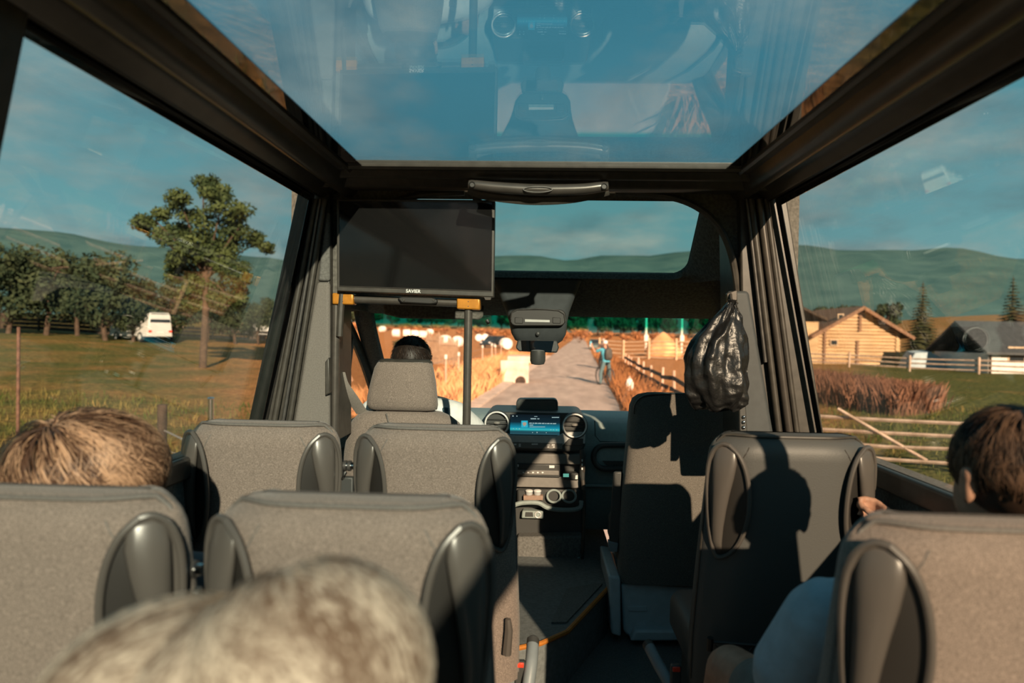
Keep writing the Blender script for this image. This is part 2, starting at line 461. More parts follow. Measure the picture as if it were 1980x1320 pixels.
struct('window_%d' % wn, MB().prism([bulk(u, t, False) + Vector((0, 0.02, 0.02)) for u, t in rrect(-0.66, -0.02, 0.66, Ls + 0.02, 0.08, 5)], Vector((0, 0.004, 0.004))), G_UP, 'wide tinted upper window above the windscreen', 'window', smooth=0)
# shelf lining down to the windscreen and the roof skin above it
sh = [(3.0, 2.29), (3.06, 2.235), (3.14, 2.19), (3.22, 2.155), (3.30, 2.130), (3.34, 2.135), (3.34, 2.20), (3.10, 2.33), (3.02, 2.315)]
struct('overhead_lining', MB().loft([[Vector((x, y, z)) for y, z in sh] for x in (-0.86, -0.4, 0, 0.4, 0.86)]), M_LINE, '', '', parent=wf, smooth=40)
for s in (-1, 1):                          # arched bead where bulkhead meets pillar
    pts = [P(1043 + s * (x - 1043) + (0 if s > 0 else 2), y, 2.37) for x, y in ((1190, 372), (1280, 378), (1340, 396), (1385, 432), (1412, 485), (1426, 560), (1432, 650))]
    struct('arch_bead', MB().tube(smooth_path(pts), 0.012, 8), M_BLK, '', '', parent=wf)
    # panel that closes between arch and pillar
    pp = [p + Vector((0, 0.01, 0)) for p in smooth_path(pts, 4)]
    outer = [Vector((s * 0.80, 2.38, 2.60))] * 1
    mb = MB()
    a = [Vector((p.x, 2.38, p.z)) for p in pp]
    b = [Vector((s * max(0.80, abs(p.x)), 2.38, 2.585)) if i < len(pp) * 0.5 else Vector((s * 0.84, 2.38, p.z)) for i, p in enumerate(pp)]
    mb.loft([a, b], False, False, closed=False)
    mb.loft([[q + Vector((0, 0.002, 0)) for q in a], [q + Vector((0, 0.002, 0)) for q in b]], False, False, closed=False)
    struct('arch_panel', mb, M_LINE, '', '', parent=wf, smooth=60)
# ---- windscreen with A-pillars
wn += 1
ws = [Vector((-0.84, 3.325, 2.150)), Vector((0.84, 3.325, 2.150)), Vector((0.90, 4.12, 1.56)), Vector((-0.90, 4.12, 1.56))]
struct('window_%d' % wn, MB().prism(ws, Vector((0, 0.004, 0.005))), G_FRONT, 'clear windscreen with green shade band along its top', 'window', smooth=0)
for i, s in enumerate((-1, 1)):
    path = [Vector((s * 0.86, 3.27, 2.22)), Vector((s * 0.862, 3.36, 2.08)), Vector((s * 0.885, 3.72, 1.83)), Vector((s * 0.92, 4.1, 1.56))]
    struct('trim_%d' % (5 + i), MB().tube(smooth_path(path, 5), 0.050, 10, ry=0.035), M_LINE2, 'dark windscreen pillar on the ' + ('driver' if s < 0 else 'door') + ' side', 'trim')
    # cab door: window pane, its black frame and the quarter-light bar
    wn += 1
    x = s * 0.94
    top = [(2.62, 1.56), (2.62, 2.06), (2.70, 2.12), (3.10, 2.12), (3.30, 2.06), (3.62, 1.86), (3.95, 1.58)]
    dw = struct('window_%d' % wn, MB().prism([Vector((x, y, z)) for y, z in top], (s * 0.004, 0, 0)), G_DOOR, 'clear cab door window on the ' + ('driver' if s < 0 else 'door') + ' side', 'window', smooth=0)
    struct('door_frame', MB().tube(smooth_path([Vector((x - s * 0.01, y, z)) for y, z in top], 4), 0.022, 8, ry=0.030), M_BLK, '', '', parent=dw)
    struct('quarter_light_bar', MB().tube([Vector((x - s * 0.008, 3.36, 2.03)), Vector((x - s * 0.008, 3.20, 1.56))], 0.016, 8), M_BLK, '', '', parent=dw)
    struct('door_sill', MB().box((min(x, x - s * 0.05), 2.55, 1.50), (max(x, x - s * 0.05), 4.1, 1.575)), M_LINE, '', '', parent=dw, bevel=0.01)
# ---- rear window
wn += 1
struct('window_%d' % wn, MB().box((-0.80, -3.23, 1.62), (0.80, -3.225, 2.5)), G_REAR, 'rear window of the bus', 'window', smooth=0)

# ---- pillars behind the cab
pil = sthing('trim_7', 'driver-side door pillar with light grey fabric panel and rubber seals', 'trim', P(580, 830, 2.34))
obj('pillar_body', MB().pprism([(575, 372), (638, 372), (638, 860), (470, 860)], 2.345, 2.62), M_BLK, pil, bevel=0.006)
obj('fabric_panel', MB().pprism([(612, 545), (637, 545), (637, 860), (560, 860)], 2.328, 2.35), M_PILLAR, pil, bevel=0.012, bseg=3)
obj('upper_panel', MB().pprism([(628, 410), (637, 410), (637, 543), (614, 543)], 2.332, 2.35), M_LINE2, pil, bevel=0.008)
for k, (a, b, r, m) in enumerate((((610, 385), (522, 860), 0.011, M_BLK), ((619, 385), (540, 860), 0.0065, M_SEAL), ((628, 385), (553, 860), 0.010, M_BLK))):
    obj('seal', MB().tube([P(*a, 2.325), P(*b, 2.325)], r, 10), m, pil)
obj('belt_anchor', MB().pprism([(628, 700), (636, 690), (638, 760), (628, 765)], 2.31, 2.335), M_BLK, pil, bevel=0.004)
pir = sthing('trim_8', 'door-side pillar with shade-darkened grey panel and long vertical seals', 'trim', P(1500, 860, 2.34))
obj('pillar_body', MB().pprism([(1430, 372), (1520, 372), (1600, 880), (1440, 880)], 2.345, 2.62), M_BLK, pir, bevel=0.006)
obj('fabric_panel', MB().pprism([(1407, 562), (1449, 562), (1504, 880), (1442, 880)], 2.325, 2.35), M_PIL_SHADE, pir, bevel=0.014, bseg=3)
for k, (a, b, r, m) in enumerate((((1452, 385), (1512, 880), 0.011, M_BLK), ((1468, 385), (1532, 880), 0.013, M_RAIL), ((1481, 385), (1547, 880), 0.010, M_BLK), ((1444, 385), (1480, 700), 0.006, M_SEAL))):
    obj('seal', MB().tube([P(*a, 2.325), P(*b, 2.325)], r, 10), m, pir)
# ================================================================== passenger seats
SW = 0.224          # half width of a backrest
HT = 1.022          # height of its top above the floor
def back_w(h):      # half width at height h
    if h < 0.45: return SW + 0.012
    if h > 0.955:
        t = (h - 0.955) / (HT - 0.955)
        return SW - 0.012 - 0.062 * (1 - math.sqrt(max(0.0, 1 - t * t)))
    return SW + 0.012 - 0.024 * (h - 0.45) / 0.505
def back_y(h): return -0.10 * (h - 0.45) + (0.035 * max(0.0, (h - 0.97) / 0.05) ** 2)
def back_ring(h, grow=0.0):
    w = back_w(h) + grow; y = back_y(h) - grow; th = 0.125 - 0.035 * max(0.0, (h - 0.6) / 0.42)
    if h > 0.985: th *= 1 - 0.35 * (h - 0.985) / (HT - 0.985)
    half = [(0.0, 0.0), (w * 0.30, 0.0), (w * 0.52, 0.002), (w * 0.66, 0.010), (w * 0.80, 0.024), (w * 0.92, 0.042), (w * 0.985, 0.062), (w, th * 0.78), (w * 0.985, th * 0.95), (w * 0.93, th + 0.012), (w * 0.80, th + 0.004), (w * 0.5, th - 0.008)]
    pts = [Vector((x, y + d, h)) for x, d in half] + [Vector((0, y + th - 0.010, h))] + [Vector((-x, y + d, h)) for x, d in reversed(half[1:])]
    return pts
HS = [0.30, 0.36, 0.45, 0.55, 0.65, 0.75, 0.85, 0.92, 0.955, 0.975, 0.992, 1.004, 1.013, 1.019, HT]

HALF_X = [0.0, 0.30, 0.52, 0.66, 0.80, 0.92, 0.985]; HALF_Y = [0.0, 0.0, 0.002, 0.010, 0.024, 0.042, 0.062]
def surf_y(x, h):
    k = abs(x) / back_w(h)
    for a, b, c, d in zip(HALF_X, HALF_X[1:], HALF_Y, HALF_Y[1:]):
        if k <= b: return back_y(h) + c + (d - c) * (k - a) / (b - a)
    return back_y(h) + 0.062
def handle_frame(s):
    n = Vector((s * math.sin(R(33)), -math.cos(R(33)), -0.06)).normalized()
    v = Vector((0, -0.10, 1)).normalized()
    u = v.cross(n).normalized() * (-1 if s > 0 else 1)
    if u.x * s < 0: u = -u
    return Vector((s * 0.173, back_y(0.84) + 0.0235, 0.845)), u, v, n
TEAR = [(-.004, .150), (-.030, .128), (-.049, .092), (-.060, .045), (-.063, -.005), (-.058, -.055), (-.044, -.102), (-.022, -.138), (.004, -.157), (.020, -.150), (.033, -.110), (.042, -.055), (.047, 0.0), (.050, .05), (.047, .098), (.034, .135), (.014, .151)]

def make_seat(name, label, vinyl=False, cushion=True, group=None, net=False):
    t = thing(name, label, 'seat', group=group)
    mcov = M_VINYL if vinyl else M_FAB
    br = obj('backrest', MB().loft([back_ring(h) for h in HS]), mcov, t, local=True, smooth=70)
    # piping along the top rear edge and a seam either side
    pts = []
    for i in range(25):
        a = -1 + 2 * i / 24
        x = a * (SW - 0.018)
        h = HT - 0.004 - (0.0 if abs(a) < 0.78 else 0.055 * ((abs(a) - 0.78) / 0.22) ** 2.2)
        pts.append(Vector((x, surf_y(x, min(h, 1.008)) + 0.004, h)))
    obj('piping', MB().tube(pts, 0.0040, 6), M_BLK if vinyl else M_PIPE, t, local=True)
    for s in (-1, 1):
        sp = [Vector((s * (0.122 + 0.010 * k), surf_y(0.122 + 0.010 * k, 0.990 - 0.018 * k) + 0.0004, 0.990 - 0.018 * k)) for k in range(3)]
        obj('seam', MB().tube(sp, 0.0016, 5), M_BLK if vinyl else M_PIPE, br, local=True)
        edge_ = [Vector((s * back_w(h) * 0.99, back_y(h) + 0.066, h)) for h in (0.32, 0.45, 0.6, 0.75, 0.9, 0.95)]
        obj('side_piping', MB().tube(edge_, 0.0035, 5), M_BLK if vinyl else M_PIPE, br, local=True)
        # grab handle: a near-flat plate, dark as a shaded opening, with a rim and a swelling grip across it
        c, u, v, n = handle_frame(s)
        hd_ = obj('grab_handle', MB().loft([[c + u * (a * 1.0) + v * b + n * 0.001 for a, b in TEAR], [c + u * (a * 0.86) + v * (b * 0.93) + n * 0.004 for a, b in TEAR], [c + u * (a * 0.2) + v * (b * 0.2) + n * 0.0035 for a, b in TEAR]], False, True), M_HDARK, t, local=True, smooth=60)
        obj('rim', MB().tube(smooth_path([c + u * a + v * b + n * 0.007 for a, b in TEAR + [TEAR[0]]], 3)[:-1], 0.0062, 8, closed=True), M_HAND, hd_, local=True)
        gp = [(.006, .151, .012, .005), (.004, .136, .026, .011), (.004, .106, .032, .020), (.006, .066, .029, .027), (.009, .026, .0245, .030), (.012, -.020, .020, .029), (.015, -.07, .0165, .024), (.0155, -.115, .0135, .016), (.011, -.150, .008, .008)]
        rings = []
        for a, b, wd, ht in gp:
            ring = []
            for q in range(12):
                ang = 2 * math.pi * q / 12
                ring.append(c + u * (a + wd * math.cos(ang)) + v * b + n * (max(0.003, ht * 0.55 + ht * 0.5 * math.sin(ang))))
            rings.append(ring)
        obj('grip', MB().loft(rings), M_HAND, hd_, local=True, smooth=80)
        # lighter lip of the opening on the outer side
        lip = [[c + u * (a * 0.98) + v * (b * 0.97) + n * 0.010 for a, b in TEAR[9:]], [c + u * (a * 0.60 + 0.004) + v * (b * 0.9) + n * 0.004 for a, b in TEAR[9:]]]
        obj('inner_lip', MB().loft(lip, False, False, closed=False), M_HAND, hd_, local=True)
    if cushion:
        rings = []
        for y, g in ((0.06, 0.03), (0.075, 0.008), (0.12, 0.0), (0.30, 0.0), (0.44, 0.0), (0.475, 0.012), (0.485, 0.04)):
            rings.append([Vector((x, y, z)) for x, z in rrect(-SW + g, 0.295 + g * 0.6, SW - g, 0.43 - g * 0.6, 0.035, 4)])
        obj('cushion', MB().loft(rings), mcov, t, local=True, smooth=60)
    mb = MB(); mb.box((-0.19, 0.10, 0.24), (0.19, 0.45, 0.30))
    obj('seat_frame', mb, M_DASHB, t, local=True, bevel=0.01)
    for s in (-1, 1):
        obj('leg', MB().box((s * 0.16 - 0.025, 0.16, 0.0), (s * 0.16 + 0.025, 0.44, 0.245)), M_DASHB, t, local=True, bevel=0.012)
    obj('recline_lever', MB().tube([Vector((SW - 0.02, back_y(0.47) + 0.012, 0.40)), Vector((SW - 0.015, back_y(0.5) + 0.008, 0.47)), Vector((SW - 0.018, back_y(0.52) + 0.010, 0.50))], [0.012, 0.011, 0.008], 8), M_HAND, t, local=True)
    if net:
        mb = MB()
        for i in range(16):
            x0 = -0.19 + 0.38 * i / 15
            for dx in (-0.09, 0.09):
                a = Vector((x0, back_y(0.44) - 0.008, 0.455)); b = Vector((max(-0.195, min(0.195, x0 + dx)), back_y(0.34) - 0.008, 0.335))
                mb.tube([a, b], 0.0014, 4)
        mb.tube([Vector((-0.2, back_y(0.46) - 0.005, 0.462)), Vector((0, back_y(0.45) - 0.012, 0.455)), Vector((0.2, back_y(0.45) - 0.005, 0.452))], 0.004, 6)
        obj('net_pocket', mb, M_DASHB, t, local=True)
        obj('pocket_clip', MB().tube([Vector((-0.205, back_y(0.48) - 0.004, 0.44)), Vector((-0.205, back_y(0.48) - 0.010, 0.475))], 0.009, 8), M_HDARK, t, local=True)
    return t

def armrest(t, x, drop=0.0, buckle=True, s=1):
    """grey fold-down armrest with a dark end and a red belt buckle beside it, seat-local"""
    path = [Vector((x, 0.20, 0.52 - drop)), Vector((x, 0.14, 0.56 - drop)), Vector((x, 0.10, 0.50 - drop)), Vector((x, 0.06, 0.40 - drop)), Vector((x, 0.05, 0.25 - drop))]
    a = obj('armrest', MB().tube(smooth_path(path, 5), 0.024, 10, ry=0.036), M_GREYP, t, local=True)
    obj('end_cap', MB().tube([Vector((x, 0.195, 0.522 - drop)), Vector((x, 0.235, 0.50 - drop))], 0.0255, 10, ry=0.037), M_DASHB, a, local=True)

def place(t, x, ytop, rz=0.0):
    t.location = (x, ytop - back_y(1.0), FL); t.rotation_euler = (0, 0, rz)

G_SEATS = 'passenger seats in rows'
s_proto = make_seat('passenger_seat', 'grey fabric bus seat beside the driver-side window, behind the driver', group=G_SEATS)
place(s_proto, -0.757, 1.80)
seats = [s_proto]
for x, y, lab in ((-0.277, 1.80, 'grey fabric bus seat at the aisle, right behind the driver seat'),
                  (-0.762, 0.985, 'grey fabric bus seat with the fluffy-haired passenger in it'),
                  (-0.284, 0.985, 'grey fabric bus seat at the aisle with hard shadows, in front of the blonde passenger'),
                  (0.662, 0.955, 'grey fabric bus seat with the short-haired man leaning towards the window')):
    c = copy_tree(s_proto); place(c, x, y); c['label'] = lab; seats.append(c)
s_blk = make_seat('passenger_seat', 'black vinyl-backed bus seat with net pocket, held by a hand', vinyl=True, group=G_SEATS, net=True)
place(s_blk, 0.675, 1.80)
# the row that the blonde passenger sits in
for x, lab in ((-0.764, 'grey fabric bus seat beside the blonde passenger, next to the window'), (-0.284, 'grey fabric bus seat under the blonde passenger')):
    c = copy_tree(s_proto); place(c, x, 0.14); c['label'] = lab

# the linking hinges between the two seats of a pair
def seat_link(seat, x, y, z, sc):
    t = obj('link_hinge', MB().tube([Vector((x - 0.026 * sc, y, z)), Vector((x + 0.026 * sc, y, z))], 0.008 * sc, 12), M_CHROME, seat)
    obj('axle', MB().tube([Vector((x - 0.028 * sc, y, z)), Vector((x + 0.028 * sc, y, z))], 0.010 * sc, 12), M_CHROME, t)
    obj('disc', MB().tube([Vector((x - 0.020 * sc, y, z - 0.022 * sc)), Vector((x - 0.006 * sc, y, z - 0.022 * sc))], 0.016 * sc, 14), M_DASHB, t)
    for k in (-0.016, 0.0, 0.012):
        obj('collar', MB().tube([Vector((x + (k - 0.004) * sc, y, z)), Vector((x + (k + 0.004) * sc, y, z))], 0.0145 * sc, 14), M_SEAL, t)
    obj('lever', MB().tube([Vector((x + 0.006 * sc, y - 0.014, z - 0.014 * sc)), Vector((x - 0.002 * sc, y - 0.016, z - 0.030 * sc)), Vector((x - 0.010 * sc, y - 0.014, z - 0.036 * sc))], 0.004 * sc, 6), M_CHROME, t)
    obj('bracket', MB().box((x - 0.024 * sc, y - 0.008, z - 0.20), (x + 0.024 * sc, y + 0.012, z - 0.03 * sc)), M_DASHB, t, bevel=0.004)
q = P(668, 900, 1.86); seat_link(seats[0], q.x, q.y, q.z, 1.0)
q = P(360, 1100, 1.07); seat_link(seats[2], q.x, q.y, q.z, 1.0)

# aisle armrests (folded down) with red belt buckles
def aisle_arm(pts, label, r, bk):
    t = thing('armrest', label, 'armrest', pts[-1])
    obj('arm_pad', MB().tube(smooth_path(pts, 5), r, 12, ry=r * 1.15), M_GREYP, t)
    d = (pts[0] - pts[1]).normalized()
    obj('end_cap', MB().tube([pts[0] - d * 0.002, pts[0] + d * 0.016, pts[0] + d * 0.022], [r * 1.03, r * 1.03, r * 0.7], 12, ry=[r * 1.18, r * 1.18, r * 0.8]), M_DASHB, t)
    b = obj('belt_buckle', MB().cbox(bk, (0.030, 0.02, 0.09)), M_DASHB, t, bevel=0.005)
    obj('release_button', MB().cbox(bk + Vector((0, -0.011, 0.036)), (0.022, 0.006, 0.014)), M_RED, b, bevel=0.002)
aisle_arm([P(1030, 1246, 1.98), P(1027, 1285, 1.93), P(1020, 1340, 1.90), P(1015, 1420, 1.90)], 'grey aisle armrest beside the orange floor edge', 0.018, P(1005, 1306, 1.93))
aisle_arm([P(1256, 1252, 2.12), P(1274, 1286, 2.05), P(1298, 1330, 1.98), P(1318, 1390, 1.95), P(1320, 1500, 1.95)], 'grey curved aisle armrest at the black vinyl seat', 0.017, P(1306, 1314, 1.97))

# ================================================================== single front seat on its grey base
t = thing('front_passenger_seat', 'grey fabric single seat with weak light in its colour, on a grey plastic base near the dashboard', 'seat', (0.575, 2.80, FL))
rows = []
for (xl, xr, py) in ((1199, 1420, 1132), (1200, 1424, 1040), (1206, 1428, 960), (1214, 1431, 880), (1220, 1430, 820), (1223, 1427, 790), (1228, 1420, 774), (1238, 1408, 766), (1256, 1390, 762)):
    y = 2.80 - 0.06 * (1132 - py) / 370
    a, b = P(xl, py, y), P(xr, py, y)
    z = (a.z + b.z) / 2; w = (b.x - a.x) / 2; cx = (a.x + b.x) / 2
    th = 0.13 if py > 790 else 0.13 - 0.05 * (790 - py) / 28
    rows.append([Vector((cx + u, y + v, z)) for u, v in ((-w, 0.05), (-w + 0.006, 0.022), (-w + 0.03, 0.004), (-w * 0.5, 0), (0, -0.002), (w * 0.5, 0), (w - 0.03, 0.004), (w - 0.006, 0.022), (w, 0.05), (w, th * 0.8), (w - 0.03, th), (0, th - 0.01), (-w + 0.03, th), (-w, th * 0.8))])
obj('backrest', MB().loft(rows), M_FAB_DIM, t, smooth=70)
pp = [P(x, y, 2.742) for x, y in ((1226, 800), (1228, 782), (1240, 768), (1262, 763), (1330, 762), (1395, 764), (1414, 770), (1426, 788))]
obj('piping', MB().tube(smooth_path(pp), 0.004, 6), M_BLK, t)
mb = MB()
for i, (y, g) in enumerate(((2.93, 0.02), (2.95, 0.0), (3.3, 0.0), (3.33, 0.03))):
    mb_r = [Vector((x, y, z)) for x, z in rrect(0.345 + g, 1.07 + g * 0.5, 0.81 - g, 1.20 - g * 0.5, 0.03, 4)]
    rows = [mb_r] if i == 0 else rows + [mb_r]
obj('cushion', MB().loft(rows), M_FAB_DIM, t)
b = obj('seat_base', MB().pprism([(1201, 1128), (1400, 1136), (1400, 1232), (1222, 1236), (1206, 1222)], 2.83, 3.25), M_BASE, t, bevel=0.012, bseg=3)
obj('side_plate', MB().pprism([(1176, 1112), (1200, 1116), (1201, 1232), (1182, 1226)], 2.80, 3.20), M_BASE, t, bevel=0.010, bseg=3)
obj('hatch', MB().pprism([(1214, 1172), (1250, 1172), (1252, 1182), (1216, 1182)], 2.826, 2.84), M_BASE, b, bevel=0.002)
obj('foot_ledge', MB().pprism([(1228, 1218), (1390, 1220), (1390, 1240), (1218, 1240)], 2.79, 2.84), M_BASE, b, bevel=0.01)
ar = obj('armrest', MB().loft([[P(x, y, d) for x, y, d in ring] for ring in (
    ((1186, 911, 2.84), (1204, 911, 2.84), (1204, 911, 2.90), (1186, 911, 2.90)), ((1183, 960, 2.84), (1203, 960, 2.84), (1203, 960, 2.92), (1183, 960, 2.92)),
    ((1178, 1030, 2.84), (1202, 1030, 2.84), (1202, 1030, 2.93), (1178, 1030, 2.93)), ((1177, 1062, 2.84), (1194, 1062, 2.84), (1194, 1062, 2.92), (1177, 1062, 2.92)))]), M_DASHB, t, bevel=0.008)
obj('hinge_cap', MB().pprism([(1176, 1046), (1196, 1050), (1194, 1068), (1178, 1066)], 2.835, 2.87), M_GREYP, ar, bevel=0.004)

# ================================================================== driver seat
t = thing('driver_seat', 'brown-grey fabric driver seat with trapezoid headrest', 'seat', (-0.53, 2.75, CAB))
def slab(rows_px, y, th, rnd=0.03):
    out = []
    for xl, xr, py, yo, k in rows_px:
        a, b = P(xl, py, y), P(xr, py, y)
        z = (a.z + b.z) / 2; w = (b.x - a.x) / 2; cx = (a.x + b.x) / 2; tt = th * k; r = min(rnd, w * 0.5)
        out.append([Vector((cx + u, y + yo + v, z)) for u, v in ((-w, tt * 0.5), (-w + r * 0.2, tt * 0.22), (-w + r, tt * 0.03), (0, 0), (w - r, tt * 0.03), (w - r * 0.2, tt * 0.22), (w, tt * 0.5), (w - r * 0.2, tt * 0.8), (w - r, tt), (0, tt), (-w + r, tt), (-w + r * 0.2, tt * 0.8))])
    return out
hr = [(718, 832, 796, 0.03, 0.45), (707, 841, 793, 0.012, 0.8), (703, 843, 784, 0.0, 1), (704, 842, 768, 0, 1), (711, 839, 738, 0.0, 1), (718, 834, 712, 0, 1), (723, 831, 703, 0.006, 0.9), (730, 824, 698, 0.02, 0.6)]
h = obj('headrest', MB().loft(slab(hr, 2.60, 0.11)), M_FAB, t, smooth=70)
obj('headrest_cap', MB().loft(slab([(722, 832, 706, 0.012, 0.85), (724, 831, 700, 0.008, 0.9), (730, 826, 695.5, 0.02, 0.7)], 2.605, 0.115)), M_BLK, h, smooth=70)
for x in (731, 811):
    obj('headrest_post', MB().tube([P(x, 790, 2.65), P(x, 815, 2.65)], 0.0085, 8), M_CHROME, t)
bk = [(648, 905, 1010, 0.04, 1), (650, 908, 930, 0.02, 1), (655, 905, 880, 0.005, 1), (662, 898, 840, 0, 1), (672, 884, 818, 0, 1), (684, 868, 806, 0.004, 0.95), (700, 852, 799, 0.015, 0.8), (716, 836, 796, 0.03, 0.55)]
b = obj('backrest', MB().loft(slab(bk, 2.61, 0.13, 0.06)), M_FAB, t, smooth=70)
obj('seam', MB().tube([P(x, y, 2.606) for x, y in ((747, 799), (750, 812), (757, 830))], 0.003, 6), M_PIPE, b)
rows = [[Vector((x, y, z)) for x, z in rrect(-0.77 + g, 1.22 + g, -0.29 - g, 1.36 - g, 0.04, 4)] for y, g in ((2.70, 0.02), (2.72, 0), (3.15, 0), (3.2, 0.03))]
obj('cushion', MB().loft(rows), M_FAB, t)
obj('seat_pedestal', MB().box((-0.72, 2.75, CAB), (-0.34, 3.12, 1.22)), M_DASHB, t, bevel=0.02)
# belt of the driver, from the pillar across
t = thing('seat_belt', 'pale grey driver belt strap running down from the pillar', 'seat belt', P(660, 740, 2.62))
pts = smooth_path([P(655, 720, 2.50), P(662, 742, 2.53), P(680, 768, 2.58), P(700, 798, 2.66)], 5)
obj('strap', MB().tube(pts, 0.024, 8, ry=0.0016, up=(0, 1, 0)), mat('belt_web', (0.30, 0.27, 0.24), 0.8, var=0.1, scale=200), t)
# ================================================================== dashboard
t = thing('dashboard', 'dark grey dashboard with a tall centre console', 'dashboard', (0, 3.5, CAB))
sec = [(3.42, 1.30), (3.40, 1.44), (3.42, 1.55), (3.47, 1.600), (3.55, 1.620), (3.80, 1.625), (4.10, 1.585), (4.10, 1.02), (3.60, 1.02)]
body = obj('dash_body', MB().loft([[Vector((x, y, z)) for y, z in sec] for x in (-0.90, -0.5, 0.0, 0.5, 0.90)]), M_DASH, t, smooth=50)
YD = 3.30
# upper pod with the screen and the round vents
pod = obj('centre_pod', MB().pprism([(x, y + (x - 1035) * 0.018) for x, y in rrect(938, 797, 1132, 872, 16, 5)], YD, 3.62), M_DASHB, t, bevel=0.008, bseg=3)
obj('silver_band', MB().pprism([(940, 836), (984, 838), (986, 841), (1076, 843), (1092, 836), (1132, 834), (1131, 858), (1100, 853), (1088, 861), (940, 852)], YD - 0.006, YD + 0.01), M_SILV, pod, bevel=0.003)
obj('pocket', MB().pprism([(1088, 861), (1100, 848), (1128, 848), (1127, 861)], YD - 0.010, YD + 0.01), M_DASHB, pod, bevel=0.002)
obj('button_strip', MB().pprism([(985, 854), (1088, 857), (1087, 868), (985, 866)], YD - 0.008, YD + 0.01), M_DASHG, pod, bevel=0.002)
for bx, by, bw in ((996, 859, 5), (1005, 859, 4), (1005, 862, 4), (1034, 858.5, 12), (1060, 860, 5), (1070, 860, 6), (1060, 864, 4), (1071, 864, 4)):
    obj('key', MB().pprism([(bx - bw / 2, by - 1.3), (bx + bw / 2, by - 1.3), (bx + bw / 2, by + 1.3), (bx - bw / 2, by + 1.3)], YD - 0.0105, YD - 0.006), M_WHITEP, pod)
def air_vent(px, py, rp):
    c = P(px, py, YD - 0.004); r = rp * YD / FPX
    rot = Matrix.Translation(c) @ Matrix.Rotation(R(90), 4, 'X')
    v = obj('air_vent', MB().lathe([(r * 0.98, -0.01), (r * 1.0, 0.010), (r * 0.94, 0.016), (r * 0.84, 0.012), (r * 0.80, -0.004), (r * 0.2, -0.010)], 28, rot), M_DASHB, t)
    ring = [c + Vector((r * 0.86 * math.cos(a), -0.016, r * 0.86 * math.sin(a))) for a in [2 * math.pi * k / 32 for k in range(32)]]
    obj('chrome_ring', MB().tube(ring, 0.0042, 8, closed=True, up=(0, 1, 0)), M_RING, v)
    for k in (-0.32, 0.0, 0.32):
        hw = r * 0.78 * math.sqrt(1 - (k / 0.8) ** 2)
        obj('slat', MB().box((c.x - hw, c.y - 0.011, c.z + k * r - 0.002), (c.x + hw, c.y + 0.004, c.z + k * r + 0.002)), M_DASHB, v)
    obj('vent_knob', MB().ellipsoid(c + Vector((0, -0.012, r * 0.05)), (r * 0.26, 0.008, r * 0.11), 12, 6), M_DASHG, v)
air_vent(961, 818, 26)
air_vent(1111, 822, 25.5)
# the screen: dark picture with a teal glow along its foot (its own small lit display)
def screen_mat():
    m = bpy.data.materials.new('lit_display'); m.use_nodes = True
    nt = m.node_tree; b = nt.nodes['Principled BSDF']
    tc = nd(nt, 'ShaderNodeTexCoord'); sp = nd(nt, 'ShaderNodeSeparateXYZ'); nt.links.new(tc.outputs['Generated'], sp.inputs[0])
    rp = nd(nt, 'ShaderNodeValToRGB'); e = rp.color_ramp.elements
    e[0].position = 0.0; e[0].color = (0.02, 0.07, 0.09, 1); e[1].position = 1.0; e[1].color = (0.004, 0.008, 0.012, 1)
    for p_, c_ in ((0.16, (0.012, 0.06, 0.08, 1)), (0.26, (0.03, 0.42, 0.46, 1)), (0.36, (0.006, 0.20, 0.30, 1)), (0.62, (0.006, 0.02, 0.03, 1))):
        q = e.new(p_); q.color = c_
    nt.links.new(sp.outputs['Z'], rp.inputs[0])
    b.inputs['Base Color'].default_value = (0.01, 0.01, 0.012, 1); b.inputs['Roughness'].default_value = 0.1
    nt.links.new(rp.outputs[0], b.inputs['Emission Color']); b.inputs['Emission Strength'].default_value = 1.0
    return m
scr = obj('screen', MB().pprism([(987, 801), (1083, 803), (1082, 841), (986, 839)], YD - 0.008, YD + 0.005), screen_mat(), t)
M_LIT = mat('lit_white', (0.5, 0.6, 0.6), 0.4, emit=(0.55, 0.75, 0.75), estr=0.55, var=0.05, scale=60)
M_LITB = mat('lit_blue', (0.05, 0.3, 0.4), 0.4, emit=(0.03, 0.45, 0.60), estr=0.8, var=0.1, scale=60)
M_LITG = mat('lit_green', (0.2, 0.5, 0.4), 0.4, emit=(0.15, 0.48, 0.36), estr=0.7, var=0.05, scale=60)
def glyph(name, x0, y0, x1, y1, m, par, dy=0.0095):
    return obj(name, MB().pprism([(x0, y0), (x1, y0), (x1, y1), (x0, y1)], YD - dy, YD - dy + 0.001), m, par, smooth=0)
cover = glyph('album_cover', 1008, 813, 1020.5, 826, M_LITB, scr)
obj('badge', MB().pprism([(1010.5, 817), (1014, 816), (1018, 817), (1017.5, 821), (1014, 824), (1011, 821)], YD - 0.0105, YD - 0.0095), mat('badge_cream', (0.7, 0.6, 0.5), 0.5, emit=(0.6, 0.42, 0.3), estr=0.6, var=0.1, scale=80), scr, smooth=0)
for g in ((991, 803.2, 993, 805), (998.5, 803.4, 1000.5, 805), (1067, 806, 1081, 807.4), (1026, 808.5, 1036.5, 810.2), (1039, 808.8, 1043, 810.2), (1024, 820.8, 1031, 822.2), (1033, 804.6, 1039, 805.4), (1024, 824.6, 1054, 825.6),
          (992, 827.7, 993.2, 829), (998, 827.8, 999.2, 829.2), (1003.5, 828, 1005, 829.4), (1064, 830, 1066, 831.2), (1069.5, 830.2, 1071, 831.4), (1075.5, 830.3, 1077.5, 831.5), (1029, 835.2, 1030.4, 836.6), (1037.6, 834.8, 1039.2, 836.8), (1055.6, 835.6, 1057, 837)):
    glyph('icon', *g, M_LIT, scr)
x = 1023.5
random.seed(3)
